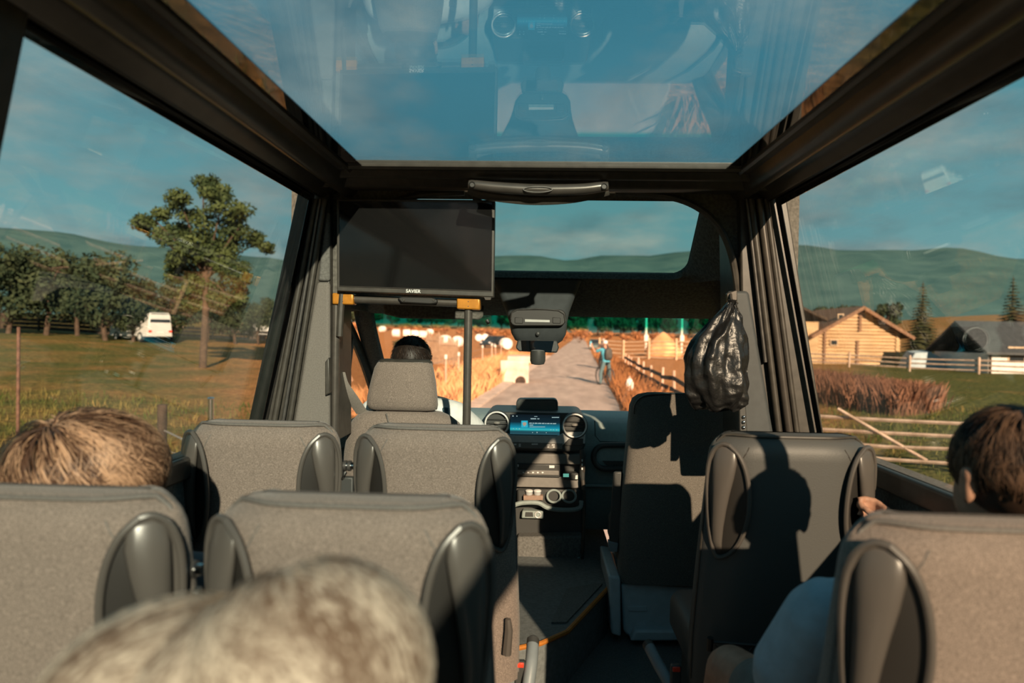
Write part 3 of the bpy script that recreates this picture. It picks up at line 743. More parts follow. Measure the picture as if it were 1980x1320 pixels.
for wl in (5, 3, 5.5, 6.5, 5, 2.5, 5, 4, 6.5):                      # line of small illegible words on the display
    glyph('word', x, 817.0 + (x - 1023) * 0.02, x + wl, 818.7 + (x - 1023) * 0.02, M_LIT, scr); x += wl + 1.1
# tablet-shaped box on top of the pod
th = thing('dash_tablet', 'small dark rounded display box standing on top of the dashboard', 'display', P(1038, 799, 3.42))
obj('casing', MB().pprism([(x, y) for x, y in rrect(998, 771, 1079, 803, 9, 5)], 3.42, 3.50), M_DASHB, th, bevel=0.006, bseg=3)
obj('face', MB().pprism([(x, y) for x, y in rrect(1002, 775, 1075, 803, 7, 5)], 3.414, 3.424), mat('smoky_face', (0.075, 0.082, 0.078), 0.35, var=0.08, scale=30), th)
# console below: panels, radio, trays
con = obj('console', MB().loft([[P(x, y, yy) for x, y in ((940, 866), (1130, 870), (1126, 1000), (1126, 1092), (990, 1092), (960, 1000))] for yy in (YD + 0.05, YD + 0.30)]), M_DASHB, t, bevel=0.01)
obj('panel', MB().pprism([(975, 876), (1123, 879), (1123, 898), (975, 896)], YD, YD + 0.06), M_DASHG, con, bevel=0.004)
obj('panel', MB().pprism([(975, 920), (1122, 922), (1121, 944), (975, 941)], YD + 0.005, YD + 0.06), M_DASHG, con, bevel=0.004)
rd = obj('radio', MB().pprism([(985, 896), (1083, 898), (1083, 923), (985, 921)], YD - 0.012, YD + 0.06), M_DASHB, t, bevel=0.004)
obj('radio_keys', MB().pprism([(988, 908), (1081, 910), (1081, 919), (988, 917)], YD - 0.02, YD), M_DASHG, rd, bevel=0.003)
for k in range(5):
    x = 1012 + k * 9.3
    obj('key_mark', MB().pprism([(x - 2, 912), (x + 2, 912), (x + 1.4, 914.6), (x - 1.4, 914.6)], YD - 0.0215, YD - 0.0195), M_WHITEP, rd)
obj('print', MB().pprism([(1062, 899.5), (1072, 899.5), (1072, 904.5), (1062, 904.5)], YD - 0.0135, YD - 0.011), M_WHITEP, rd)
obj('print', MB().pprism([(997, 897.5), (1003, 897.5), (1003, 902), (997, 902)], YD - 0.0135, YD - 0.011), M_WHITEP, rd)
sw = obj('switch_block', MB().pprism([(1088, 914), (1118, 915), (1118, 928), (1088, 927)], YD - 0.012, YD + 0.05), M_DASHB, t, bevel=0.003)
obj('green_display', MB().pprism([(1089, 915.5), (1100, 915.5), (1100, 922), (1089, 922)], YD - 0.014, YD - 0.011), M_LITG, sw)
obj('white_rocker', MB().pprism([(1113, 919), (1117, 918), (1117, 926), (1112, 926)], YD - 0.014, YD - 0.011), M_WHITEP, sw)
tray = obj('tray', MB().loft([[P(x, y, yy) for x, y in ((1000, 945), (1122, 945), (1122, 982), (1060, 982), (1040, 972), (1000, 972))] for yy in (YD - 0.02, YD + 0.06)]), M_DASHB, t, bevel=0.01)
lip = smooth_path([P(x, y, YD - 0.045) for x, y in ((990, 978), (1010, 972), (1040, 972), (1058, 981), (1080, 985), (1108, 985), (1122, 980), (1124, 968))])
obj('tray_lip', MB().tube(lip, 0.011, 8), M_DASH, tray)
for px in (1071, 1100):
    c = P(px, 958, YD - 0.03)
    ring = [c + Vector((0.032 * math.cos(a), 0.03 * math.sin(a) * 0.5 - 0.01, 0.026 * math.sin(a))) for a in [2 * math.pi * k / 24 for k in range(24)]]
    obj('cup_holder', MB().tube(ring, 0.0055, 8, closed=True), M_DASH, tray)
sk = obj('socket_panel', MB().pprism([(1010, 987), (1050, 988), (1052, 1003), (1008, 1002)], YD + 0.005, YD + 0.06), M_DASH, t, bevel=0.006)
c = P(1040, 995, YD + 0.002)
obj('power_socket', MB().tube([c + Vector((0.014 * math.cos(a), 0, 0.014 * math.sin(a))) for a in [2 * math.pi * k / 20 for k in range(20)]], 0.0035, 8, closed=True, up=(0, 1, 0)), M_SILV, sk)
obj('small_slot', MB().pprism([(1016, 990), (1030, 990), (1031, 999), (1015, 999)], YD + 0.002, YD + 0.01), M_DASHB, sk, bevel=0.002)
obj('lower_panel', MB().pprism([(1000, 1038), (1126, 1036), (1122, 1085), (1000, 1092)], YD - 0.02, YD + 0.1), M_LINE2, con, bevel=0.01)
obj('kick_strip', MB().tube([P(1000, 1089, YD - 0.03), P(1080, 1089, YD - 0.04), P(1116, 1083, YD - 0.02), P(1122, 1070, YD)], 0.010, 8), M_DASH, con)
obj('small_print', MB().pprism([(1024, 1033), (1035, 1033), (1035, 1035), (1024, 1035)], YD - 0.022 + 0.06, YD + 0.05), M_DASHG, con)
# glove shelf on the passenger side
lp = [P(x, y, 3.36) for x, y in rrect(1148, 860, 1330, 906, 22, 6)]
gl_ = obj('glove_shelf', MB().tube(lp, 0.014, 10, closed=True, up=(0, 1, 0)), M_DASHB, t)
obj('shelf_floor', MB().prism([P(x, y, 3.375) for x, y in rrect(1150, 862, 1328, 904, 20, 6)], (0, 0.02, 0)), M_DASH, gl_)
obj('shelf_gap', MB().pprism([(1165, 891), (1320, 893), (1320, 901), (1172, 899)], 3.366, 3.38), M_DASHB, gl_)
obj('dash_seam', MB().tube([P(1150, 813, 3.425), P(1151, 842, 3.398), P(1160, 853, 3.395), P(1300, 858, 3.395)], 0.0025, 6), M_DASHB, t)
obj('lower_dash', MB().pprism([(1128, 906), (1330, 908), (1330, 938), (1128, 938)], 3.42, 3.60), M_LINE, t, bevel=0.01)
obj('lower_edge', MB().tube([P(1126, 938, 3.41), P(1330, 942, 3.41)], 0.008, 8), M_DASH, t)
# two white cups in the console tray
for px, lab in ((1023, 'small clear plastic cup in the console tray, beside the pod edge'), (1039, 'small clear plastic cup in the console tray, next to the cup holders')):
    c = P(px, 963, YD - 0.028)
    ct = thing('plastic_cup', lab, 'cup', c)
    Mt = Matrix.Translation(c)
    obj('cup_body', MB().lathe([(0.0145, 0.0), (0.017, 0.03), (0.018, 0.034), (0.0165, 0.034), (0.013, 0.003)], 16, Mt), mat('cup_plastic', (0.45, 0.47, 0.47), 0.3, var=0.05, scale=50), ct)
    obj('cup_lid', MB().lathe([(0.0185, 0.034), (0.0185, 0.038), (0.012, 0.042)], 16, Mt), M_WHITEP, ct)
obj('card_tray', MB().pprism([(1012, 958), (1050, 958), (1050, 967), (1012, 967)], YD - 0.05, YD - 0.0), mat('beige_card', (0.30, 0.20, 0.15), 0.6, var=0.1, scale=80), tray, bevel=0.002)
# hand microphone on the console side, with its cord
t = thing('microphone', 'black hand microphone clipped upright on the console edge', 'microphone', P(1129, 940, YD - 0.04))
mp = [P(1126, 868, YD - 0.03), P(1127, 880, YD - 0.03), P(1127, 890, YD - 0.03), P(1126, 915, YD - 0.03), P(1127, 930, YD - 0.03)]
obj('body', MB().tube(mp, [0.013, 0.016, 0.013, 0.0125, 0.009], 12), M_DASHB, t)
obj('grip_band', MB().tube([P(1128, 885, YD - 0.036), P(1128, 912, YD - 0.036)], 0.008, 8), M_RAIL, t)
obj('cord', MB().tube(smooth_path([P(1127, 930, YD - 0.03), P(1130, 950, YD - 0.04), P(1130, 1000, YD - 0.04), P(1127, 1055, YD - 0.04), P(1126, 1085, YD - 0.03)]), 0.007, 8), M_BLK, t)
obj('plug', MB().tube([P(1127, 928, YD - 0.034), P(1129, 946, YD - 0.038)], 0.010, 10), M_RAIL, t)
for yy in (888, 896, 904):
    obj('marking', MB().pprism([(1124.5, yy), (1127, yy), (1127, yy + 4), (1124.5, yy + 4)], YD - 0.0465, YD - 0.043), M_WHITEP, t)
# ================================================================== steering wheel
c = P(829, 846, 3.14)
t = thing('steering_wheel', 'black steering wheel partly hidden by the driver', 'steering wheel', c)
rx = Matrix.Rotation(R(-28), 3, 'X')
ring = [c + rx @ Vector((0.195 * math.cos(a), 0, 0.195 * math.sin(a))) for a in [2 * math.pi * k / 48 for k in range(48)]]
obj('rim', MB().tube(ring, 0.016, 10, closed=True, up=(0, 1, 0)), M_DASHB, t)
obj('hub', MB().ellipsoid(c + Vector((0, 0.03, 0)), (0.075, 0.03, 0.06), 16, 10, rx), M_DASHB, t)
for a in (0, 180, 270):
    d = rx @ Vector((math.cos(R(a)), 0, math.sin(R(a))))
    obj('spoke', MB().bar(c + d * 0.05 + Vector((0, 0.02, 0)), c + d * 0.19, 0.014, 0.03), M_DASHG, t, bevel=0.004)
obj('column', MB().tube([c + Vector((0, 0.03, -0.01)), c + Vector((0, 0.42, -0.18))], 0.04, 12), M_DASHB, t)
obj('instrument_hood', MB().ellipsoid(P(880, 845, 3.50), (0.20, 0.12, 0.07), 20, 10), M_DASH, bpy.data.objects['dashboard'])

# ================================================================== television on its two-pole stand
YT = 2.335
t = thing('television', 'black flat television with dark glossy screen hung behind the driver', 'television', P(800, 570, YT))
tvq = [(650.5, 383.5), (957, 386.5), (954.5, 574), (651.5, 562.5)]
tv = obj('casing', MB().pprism(tvq, YT, YT + 0.045), M_BLK, t, bevel=0.003)
inn = [(656, 388), (952, 391), (950, 563), (656, 553)]
obj('screen', MB().pprism(inn, YT - 0.0012, YT + 0.003), mat('tv_glass', (0.008, 0.008, 0.008), 0.07, spec=0.5, var=0.1, scale=3), t, smooth=0)
fr = [P(x, y, YT - 0.002) for x, y in inn]
obj('screen_edge', MB().tube(fr, 0.0017, 6, closed=True, up=(0, 1, 0)), M_RAIL, tv)
tc_ = bpy.data.curves.new('brand_mark', 'FONT'); tc_.body = 'SAVIER'; tc_.size = 0.0165; tc_.align_x = 'CENTER'; tc_.align_y = 'CENTER'; tc_.extrude = 0.0004; tc_.offset = 0.0003
tmp = bpy.data.objects.new('brand_text', tc_); COL.objects.link(tmp)
bpy.context.view_layer.update()
me_ = bpy.data.meshes.new_from_object(tmp.evaluated_get(bpy.context.evaluated_depsgraph_get()))
bpy.data.objects.remove(tmp)
lo = bpy.data.objects.new('brand_mark', me_); COL.objects.link(lo); lo.parent = t
lo.matrix_basis = Matrix.Translation(P(799, 563, YT - 0.0016) - t.location) @ Matrix.Rotation(R(1.4), 4, 'Y') @ Matrix.Rotation(R(90), 4, 'X')
me_.materials.append(M_WHITEP)
obj('mount_arm', MB().pprism([(914, 366), (930, 366), (930, 392), (914, 392)], YT + 0.02, YT + 0.06), M_BLK, t, bevel=0.002)
obj('corner_foot', MB().pprism([(936, 574), (950, 574), (948, 579), (938, 579)], YT + 0.005, YT + 0.03), M_RAIL, tv)
YP = 2.385
t = thing('tv_stand', 'dark two-pole frame with orange corner clamps carrying the television', 'stand', (P(780, 577, YP).x, YP, CAB))
a, b = P(650, 577, YP), P(906, 586, YP)
for q in (a, b):
    top = q + Vector((0.004 if q is b else 0, 0, 0))
    obj('pole', MB().tube([Vector((q.x, YP, CAB)), Vector((q.x, YP, q.z))], 0.0145, 16), M_POLE, t)
obj('crossbar', MB().tube([a, b], 0.0145, 12), M_POLE, t)
for pts in ([(642, 566), (683, 567), (683, 589), (642, 588)], [(883, 575), (928, 576), (928, 599), (883, 597)]):
    cl = obj('clamp', MB().pprism(pts, YP - 0.024, YP + 0.024), M_CLAMP, t, bevel=0.005, bseg=3)
    mx, my = sum(p[0] for p in pts) / 4, sum(p[1] for p in pts) / 4
    for k in (-4, 5):
        c = P(mx, my + k, YP - 0.025)
        obj('rivet', MB().lathe([(0.0022, 0), (0.0018, 0.001)], 8, Matrix.Translation(c) @ Matrix.Rotation(R(90), 4, 'X')), M_CHROME, cl)
br = obj('bracket', MB().pprism([(768, 576), (778, 573), (836, 575), (846, 580), (845, 586), (832, 588), (776, 585)], YP - 0.03, YP + 0.0), M_HDARK, t, bevel=0.004)
for px in (781, 838):
    c = P(px, 580, YP - 0.031)
    obj('screw', MB().lathe([(0.004, 0), (0.003, 0.002)], 10, Matrix.Translation(c) @ Matrix.Rotation(R(90), 4, 'X')), M_BLK, br)

# ================================================================== grab handle on the header
t = thing('grab_handle', 'curved black grab handle on the front roof beam', 'handle', P(1040, 366, 2.22))
def hp(px, py, y): return P(px, py, y)
up_ = smooth_path([hp(x, y, 2.13) for x, y in ((906, 357), (920, 358), (960, 362.5), (1040, 367), (1120, 366), (1160, 361.5), (1176, 360))], 5)
obj('bar', MB().tube(up_, [0.011 + 0.008 * math.sin(math.pi * i / (len(up_) - 1)) ** 0.6 for i in range(len(up_))], 12, ry=[0.014 + 0.004 * math.sin(math.pi * i / (len(up_) - 1)) for i in range(len(up_))]), M_RAIL, t)
und = smooth_path([hp(x, y, 2.17) for x, y in ((908, 362), (940, 373), (1000, 381), (1045, 383), (1100, 380), (1150, 371), (1175, 364))], 5)
obj('under_bow', MB().tube(und, 0.010, 8, ry=0.022), M_BLK, t)
ov = [P(1040 + 28 * math.cos(a), 366 + 5.5 * math.sin(a), 2.108) for a in [2 * math.pi * k / 24 for k in range(24)]]
obj('badge_rim', MB().tube(ov, 0.0018, 6, closed=True, up=(0, 1, 0)), M_SEAL, t)
for px, py in ((913, 357), (1168, 360.5)):
    c = P(px, py, 2.115)
    s_ = obj('screw_cap', MB().lathe([(0.010, -0.004), (0.010, 0.002), (0.0075, 0.004), (0.007, 0.001)], 16, Matrix.Translation(c) @ Matrix.Rotation(R(90), 4, 'X')), M_HDARK, t)
    obj('foot', MB().tube([P(px, py, 2.13), P(px, py - 3, 2.235)], 0.014, 10), M_BLK, t)
# ================================================================== overhead console, mirror, visor
YO = 3.02
t = thing('overhead_console', 'dark overhead lamp console hanging above the windscreen', 'console', P(1040, 600, YO))
def orow(xl, xr, py, yf, yb, r):
    a, b = P(xl, py, YO), P(xr, py, YO); z = (a.z + b.z) / 2
    return [Vector((x, YO + y, z)) for x, y in rrect(a.x, yf, b.x, yb, r, 4)]
rows = [orow(950, 1124, 543, -0.06, 0.20, 0.03), orow(958, 1118, 556, -0.055, 0.22, 0.03), orow(968, 1109, 580, -0.04, 0.24, 0.035), orow(978, 1101, 602, -0.03, 0.24, 0.035), orow(984, 1097, 622, -0.02, 0.22, 0.035), orow(988, 1095, 645, 0.0, 0.20, 0.035), orow(995, 1088, 658, 0.02, 0.18, 0.03), orow(1012, 1075, 667, 0.04, 0.16, 0.02)]
obj('shell', MB().loft(rows), M_PIL_SHADE, t, smooth=60)
lp_ = obj('lamp_panel', MB().pprism(rrect(986, 598, 1094, 630, 12, 5), YO - 0.040, YO - 0.005), M_HDARK, t, bevel=0.004)
obj('panel_rim', MB().tube([P(x, y, YO - 0.042) for x, y in ((988, 618), (990, 604), (1000, 598.5), (1040, 597), (1080, 600), (1091, 607), (1093, 622))], 0.003, 6), M_SEAL, lp_)
obj('lamp_lens', MB().pprism([(1015, 617), (1063, 618.5), (1063, 623), (1015, 622)], YO - 0.043, YO - 0.038), mat('frosted_lens', (0.45, 0.45, 0.43), 0.5, var=0.05, scale=40), lp_)
for px in (1003, 1076):
    obj('reading_lamp', MB().pprism([(px - 8, 613), (px + 8, 614), (px + 8, 626), (px - 8, 625)], YO - 0.042, YO - 0.036), M_HDARK, lp_, bevel=0.003)
obj('sensor', MB().ellipsoid(P(1040, 645, YO - 0.005), (0.010, 0.006, 0.010), 12, 8), M_DASHB, t)
t = thing('rear_view_mirror', 'rear-view mirror with camera housing under the overhead console', 'mirror', P(1040, 682, YO))
obj('housing', MB().pprism([(1001, 657), (1077, 658), (1081, 672), (1077, 682), (1003, 679), (997, 672)], YO - 0.005, YO + 0.03), M_DASHB, t, bevel=0.006)
mg = mat('mirror_glass', (0.62, 0.62, 0.62), 0.03, metal=1.0, var=0.02, scale=10)
mtop, mbot = 0.014, 0.0
quad = [P(1008, 658, YO - 0.012), P(1071, 659, YO - 0.012), P(1066, 681, YO - 0.006), P(1009, 679, YO - 0.006)]
obj('mirror_glass', MB().prism(quad, (0, 0.006, 0)), mg, t, smooth=0)
cc = P(1040, 682, YO + 0.01)
obj('camera_unit', MB().lathe([(0.034, 0.01), (0.034, -0.035), (0.028, -0.05), (0.012, -0.053)], 20, Matrix.Translation(cc)), M_DASHB, t)
obj('mount_stem', MB().tube([P(1040, 668, YO + 0.02), P(1040, 650, YO + 0.05)], 0.018, 10), M_DASHB, t)
t = thing('sun_visor', 'black sun visor folded down above the driver', 'sun visor', P(830, 580, 3.2))
obj('panel', MB().pprism([(738, 560), (930, 562), (936, 575), (934, 612), (926, 618), (775, 615), (742, 607)], 3.18, 3.20), M_LINE, t, bevel=0.008)
obj('hinge_rod', MB().tube([P(740, 568, 3.19), P(945, 574, 3.19)], 0.006, 8), M_BLK, t)
obj('clip', MB().tube([P(941, 618, 3.22), P(945, 626, 3.22)], 0.009, 8), M_DASHB, t)

# ================================================================== hook and hanging black bag
t = thing('coat_hook', 'small bronze coat hook on the door-side pillar', 'hook', P(1416, 580, 2.31))
obj('plate', MB().pprism([(1405, 567), (1426, 560), (1426, 588), (1408, 588)], 2.305, 2.325), M_RAIL, t, bevel=0.003)
hk = smooth_path([P(1413, 568, 2.30), P(1415, 580, 2.285), P(1421, 589, 2.275), P(1426, 584, 2.27)], 5)
obj('prong', MB().tube(hk, 0.0045, 8), M_RAIL, t)
t = thing('drawstring_bag', 'crumpled black nylon bag hanging from the pillar hook', 'bag', P(1390, 765, 2.26))
M_NYL = mat('black_nylon', (0.014, 0.014, 0.014), 0.36, spec=0.6, bump=0.35, bscale=60, var=0.2, scale=20)
prof = [(1417, 586, 6, 0.012), (1412, 600, 14, 0.03), (1402, 625, 31, 0.05), (1391, 655, 46, 0.07), (1384, 690, 54, 0.085), (1383, 725, 57, 0.09), (1386, 755, 56, 0.085), (1388, 775, 50, 0.07), (1388, 790, 36, 0.045)]
rows = []
for k, (px, py, hw, dp) in enumerate(prof):
    c = P(px, py, 2.24); w = hw * 2.24 / FPX; ring = []
    for j in range(64):
        a = 2 * math.pi * j / 64
        fold = 1 + (0.10 * math.sin(a * 7 + k * 0.5) + 0.06 * math.sin(a * 13 - k * 0.9) + 0.05 * math.sin(a * 4 + k)) * min(1, k / 2)
        ring.append(c + Vector((w * math.cos(a) * fold, dp * math.sin(a) * fold, 0.008 * math.sin(a * 5 + k))))
    rows.append(ring)
bag = MB(); fine = []
for i in range(len(rows) - 1):
    for q in range(6):
        f = q / 6
        fine.append([rows[i][j].lerp(rows[i + 1][j], f) + Vector((mnoise.noise(Vector((j * 0.35, i + f, 2))) * 0.006, mnoise.noise(Vector((j * 0.35, (i + f) * 1.6, 7))) * 0.012, 0)) for j in range(64)])
fine.append(rows[-1])
bag.loft(fine)
obj('bag_body', bag, M_NYL, t, smooth=180)
obj('drawstring', MB().tube(smooth_path([P(1417, 588, 2.24), P(1418, 582, 2.262), P(1422, 584, 2.262), P(1420, 592, 2.24)], 4), 0.003, 6), M_NYL, t)
obj('neck_frill', MB().lathe([(0.006, 0.0), (0.016, 0.02), (0.010, 0.022)], 12, Matrix.Translation(P(1415, 592, 2.24))), M_NYL, t)
t = thing('belt_reel', 'dark belt reel with chrome bolt on the pillar above the black seat', 'belt reel', P(1436, 810, 2.31))
obj('cover', MB().pprism([(1428, 740), (1440, 740), (1446, 840), (1430, 840)], 2.29, 2.325), M_DASHB, t, bevel=0.004)
for yy in (806, 816, 826):
    obj('bolt', MB().ellipsoid(P(1438, yy, 2.286), (0.006, 0.005, 0.006), 10, 6), M_CHROME, t)
# ================================================================== people
def skin(name, c):
    return mat(name, c, 0.55, spec=0.35, var=0.12, scale=35, bump=0.05, bscale=300)
M_SKIN = skin('skin_tan', (0.42, 0.23, 0.155))
def capsule(mb, a, b, ra, rb, n=14):
    a = Vector(a); b = Vector(b); d = (b - a).normalized()
    mb.tube([a - d * ra * 0.95, a - d * ra * 0.7, a, b, b + d * rb * 0.7, b + d * rb * 0.95], [ra * 0.25, ra * 0.75, ra, rb, rb * 0.75, rb * 0.25], n)
def chain(mb, pts):                       # (point, radius) joints
    for (a, ra), (b, rb) in zip(pts, pts[1:]):
        capsule(mb, a, b, ra, rb)
def flesh(name, mb, m, parent, voxel=0.008, smooth=4):
    """melt overlapping limbs into one continuous surface"""
    o = obj(name, mb, m, parent, smooth=180)
    r = o.modifiers.new('melt', 'REMESH'); r.mode = 'VOXEL'; r.voxel_size = voxel; r.use_smooth_shade = True
    s = o.modifiers.new('relax', 'SMOOTH'); s.factor = 0.5; s.iterations = smooth
    return o
def head_geo(mb, c, yaw=0.0, pitch=0.0, sc=1.0):
    """skull, jaw, nose, lips, brow, ears; face towards +Y before turning"""
    m = Matrix.Rotation(yaw, 3, 'Z') @ Matrix.Rotation(pitch, 3, 'X')
    c = Vector(c)
    def e(p, r, rot=None): mb.ellipsoid(c + m @ (Vector(p) * sc), [q * sc for q in r], 20, 14, m if rot is None else m @ rot)
    e((0, -0.012, 0.022), (0.076, 0.094, 0.092)); e((0, 0.025, -0.035), (0.060, 0.066, 0.078)); e((0, 0.060, -0.085), (0.030, 0.026, 0.024))
    e((0, 0.096, -0.018), (0.013, 0.018, 0.024)); e((0, 0.080, 0.020), (0.055, 0.016, 0.010)); e((0, 0.084, -0.055), (0.024, 0.010, 0.009))
    for s in (-1, 1):
        e((s * 0.030, 0.080, 0.004), (0.013, 0.010, 0.008))
        e((s * 0.080, -0.008, -0.008), (0.012, 0.020, 0.033), Matrix.Rotation(s * 0.35, 3, 'Z'))
        e((s * 0.086, -0.016, 0.010), (0.010, 0.016, 0.018))
def finger(mb, base, dirs, lens, r=0.0082):
    p = Vector(base); pts = [(p.copy(), r * 1.1)]
    for d, L in zip(dirs, lens):
        p = p + Vector(d).normalized() * L; pts.append((p.copy(), r)); r *= 0.93
    chain(mb, pts)
def hand_geo(mb, wrist, fwd, up, side, curl=0.6):
    """palm and five bent fingers; side: +1 thumb along +x of the hand frame"""
    f = Vector(fwd).normalized(); u = Vector(up).normalized(); x = f.cross(u).normalized() * side; u = u - f * u.dot(f); u.normalize()
    w = Vector(wrist)
    chain(mb, [(w, 0.026), (w + f * 0.04, 0.022)])
    for k, (off, L) in enumerate(((0.030, 0.9), (0.010, 1.0), (-0.010, 0.93), (-0.029, 0.74))):
        b = w + f * 0.085 + x * off
        capsule(mb, w + f * 0.02 + x * off * 0.6, b, 0.014, 0.012)
        d1 = f - u * curl * 0.5; d2 = f * (1 - curl * 0.8) - u * curl * 1.2; d3 = f * (0.3 - curl) - u * 1.0
        finger(mb, b, (d1, d2, d3), (0.042 * L, 0.028 * L, 0.022 * L))
    finger(mb, w + f * 0.025 + x * 0.030, (f * 0.7 + x * 0.7, f + x * 0.1 - u * 0.3, f - u * 0.4), (0.04, 0.032, 0.026), 0.0095)
def hair_geo(mb, c, rad, n, length, width, crown=(0, -0.25, 0.95), low=-0.25, lift=0.25, wild=0.3, clamp=1.3, sag=0.0, yaw=0.0):
    """cap plus many thin locks that flow away from the crown"""
    c = Vector(c); crown = Vector(crown).normalized(); m = Matrix.Rotation(yaw, 3, 'Z')
    if mb.tone is None: mb.tone = []
    mb.tone += [0.25] * (len(mb.v) - len(mb.tone))
    ca = crown.orthogonal().normalized(); cb = crown.cross(ca)
    def surf(d): return Vector((d.x * rad[0], d.y * rad[1], d.z * rad[2]))
    k = 0
    while k < n:
        d = Vector((random.gauss(0, 1), random.gauss(0, 1), random.gauss(0, 1))).normalized()
        if d.z < low or (d.y > 0.55 and d.z < 0.35): continue
        k += 1
        p = surf(d) * random.uniform(0.93, 1.0)
        nrm = Vector((d.x / rad[0], d.y / rad[1], d.z / rad[2])).normalized()
        flow = (d - crown * d.dot(crown))
        if flow.length < 0.05: flow = Vector((random.gauss(0, 1), random.gauss(0, 1), 0))
        flow = (flow - nrm * flow.dot(nrm)).normalized()
        swirl = nrm.cross(flow) * 0.35
        flow = (flow + swirl + Vector((random.gauss(0, wild), random.gauss(0, wild), random.gauss(0, wild) - sag))).normalized()
        L = length * random.uniform(0.6, 1.15); w = width * random.uniform(0.6, 1.3)
        pts = []
        q = p.copy(); dd = (flow + nrm * lift).normalized()
        for i in range(6):
            pts.append(q.copy())
            q = q + dd * (L / 5)
            rr = (Vector((q.x / rad[0], q.y / rad[1], q.z / rad[2]))).length
            if rr > clamp: q = q * (clamp / rr); rr = clamp
            pull = -nrm if rr > 1.03 else nrm * 0.2
            dd = (dd + pull * 0.28 + flow * 0.15 + Vector((0, 0, -0.10 - sag * 0.4))).normalized()
        sd = (pts[-1] - pts[0]).cross(nrm).normalized()
        verts = []
        for i, q in enumerate(pts):
            ww = w * (1 - (i / 5) ** 2 * 0.85)
            verts += [c + m @ (q - sd * ww), c + m @ (q + nrm * ww * 0.6), c + m @ (q + sd * ww)]
        faces = []
        for i in range(5):
            for j in range(2):
                faces.append((i * 3 + j, i * 3 + j + 1, (i + 1) * 3 + j + 1, (i + 1) * 3 + j))
        ang = math.atan2(d.dot(ca), d.dot(cb))
        tn = 0.5 + 0.9 * mnoise.noise(Vector((math.cos(ang) * 5, math.sin(ang) * 5, c.x * 9))) + 0.35 * mnoise.noise(d * 2.2 + c) + random.gauss(0, 0.16)
        mb.tone += [min(1, max(0, tn))] * len(verts)
        mb.add(verts, faces)
def hair_mat(name, a, b, sc=40, rough=0.5):
    m = bpy.data.materials.new(name); m.use_nodes = True
    nt = m.node_tree; bs_ = nt.nodes['Principled BSDF']
    bs_.inputs['Roughness'].default_value = rough; bs_.inputs['Specular IOR Level'].default_value = 0.35
    at = nd(nt, 'ShaderNodeAttribute'); at.attribute_name = 'tone'
    rp = nd(nt, 'ShaderNodeValToRGB'); e = rp.color_ramp.elements
    e[0].position = 0.15; e[0].color = (*a, 1); e[1].position = 0.85; e[1].color = (*b, 1)
    nt.links.new(at.outputs['Fac'], rp.inputs[0]); nt.links.new(rp.outputs[0], bs_.inputs['Base Color'])
    return m

def seated(mb, hip, chest, neck, head, sh_l, sh_r, scale=1.0):
    hip, chest, neck = Vector(hip), Vector(chest), Vector(neck)
    mb.ellipsoid(hip, (0.165 * scale, 0.12 * scale, 0.12 * scale), 20, 12)
    mb.ellipsoid(hip.lerp(chest, 0.5), (0.145 * scale, 0.105 * scale, 0.15 * scale), 20, 12)
    mb.ellipsoid(chest, (0.165 * scale, 0.115 * scale, 0.14 * scale), 20, 12)
    for s in (sh_l, sh_r): capsule(mb, chest + Vector((0, 0, 0.06 * scale)), s, 0.075 * scale, 0.062 * scale)
    capsule(mb, chest + Vector((0, 0, 0.10 * scale)), neck, 0.062 * scale, 0.052 * scale)
    capsule(mb, neck, Vector(head) - Vector((0, 0, 0.05)), 0.052 * scale, 0.052 * scale)

# ---- the driver
t = thing('person', 'driver with short dark hair and a white shirt with blue stripe at the wheel', 'person', (-0.53, 2.85, 1.36))
hc = P(797, 706, 2.85)
hip, chest, neck = Vector((-0.53, 2.90, 1.44)), Vector((-0.53, 2.90, 1.63)), Vector((-0.522, 2.875, 1.79))
sl, sr = Vector((-0.70, 2.90, 1.69)), Vector((-0.365, 2.90, 1.69))
el_l, el_r = Vector((-0.78, 3.03, 1.52)), Vector((-0.275, 3.0, 1.605))
wr_l, wr_r = Vector((-0.70, 3.10, 1.66)), Vector((-0.33, 3.09, 1.60))
mb = MB(); seated(mb, hip, chest, neck, hc, sl, sr)
head_geo(mb, hc, yaw=-0.1)
for s, e, w in ((sl, el_l, wr_l), (sr, el_r, wr_r)): chain(mb, [(s, 0.052), (e, 0.042), (w, 0.028)])
hand_geo(mb, wr_l, (0.1, 0.35, 0.6), (-0.3, -0.8, 0.5), 1, 0.8); hand_geo(mb, wr_r, (-0.1, 0.35, 0.6), (0.3, -0.8, 0.5), -1, 0.8)
for s in (-1, 1): chain(mb, [(hip + Vector((s * 0.09, 0.02, -0.02)), 0.085), (hip + Vector((s * 0.13, 0.38, -0.01)), 0.062), (hip + Vector((s * 0.12, 0.52, -0.38)), 0.042), (hip + Vector((s * 0.12, 0.56, -0.43)), 0.038)])
flesh('body', mb, M_SKIN, t, 0.009)
mb = MB(); seated(mb, hip, chest, neck - Vector((0, 0, 0.06)), hc - Vector((0, 0, 0.14)), sl, sr, 1.09)
for s, e in ((sl, el_l), (sr, el_r)): chain(mb, [(s, 0.070), (s.lerp(e, 0.9), 0.062)])
M_SHIRT = mat('white_shirt', (0.74, 0.74, 0.72), 0.8, var=0.06, scale=30, bump=0.2, bscale=40)
sh = flesh('shirt', mb, M_SHIRT, t, 0.012)
obj('stripe', MB().tube([sr + Vector((-0.02 + 0.0 * k, -0.072 + 0.012 * k, 0.040 - 0.045 * k)) for k in range(3)] + [sr + Vector((0.0, -0.06, -0.11))], 0.013, 8, ry=0.006, up=(0, 1, 0)), mat('blue_stripe', (0.05, 0.11, 0.15), 0.8, var=0.1, scale=60), sh)
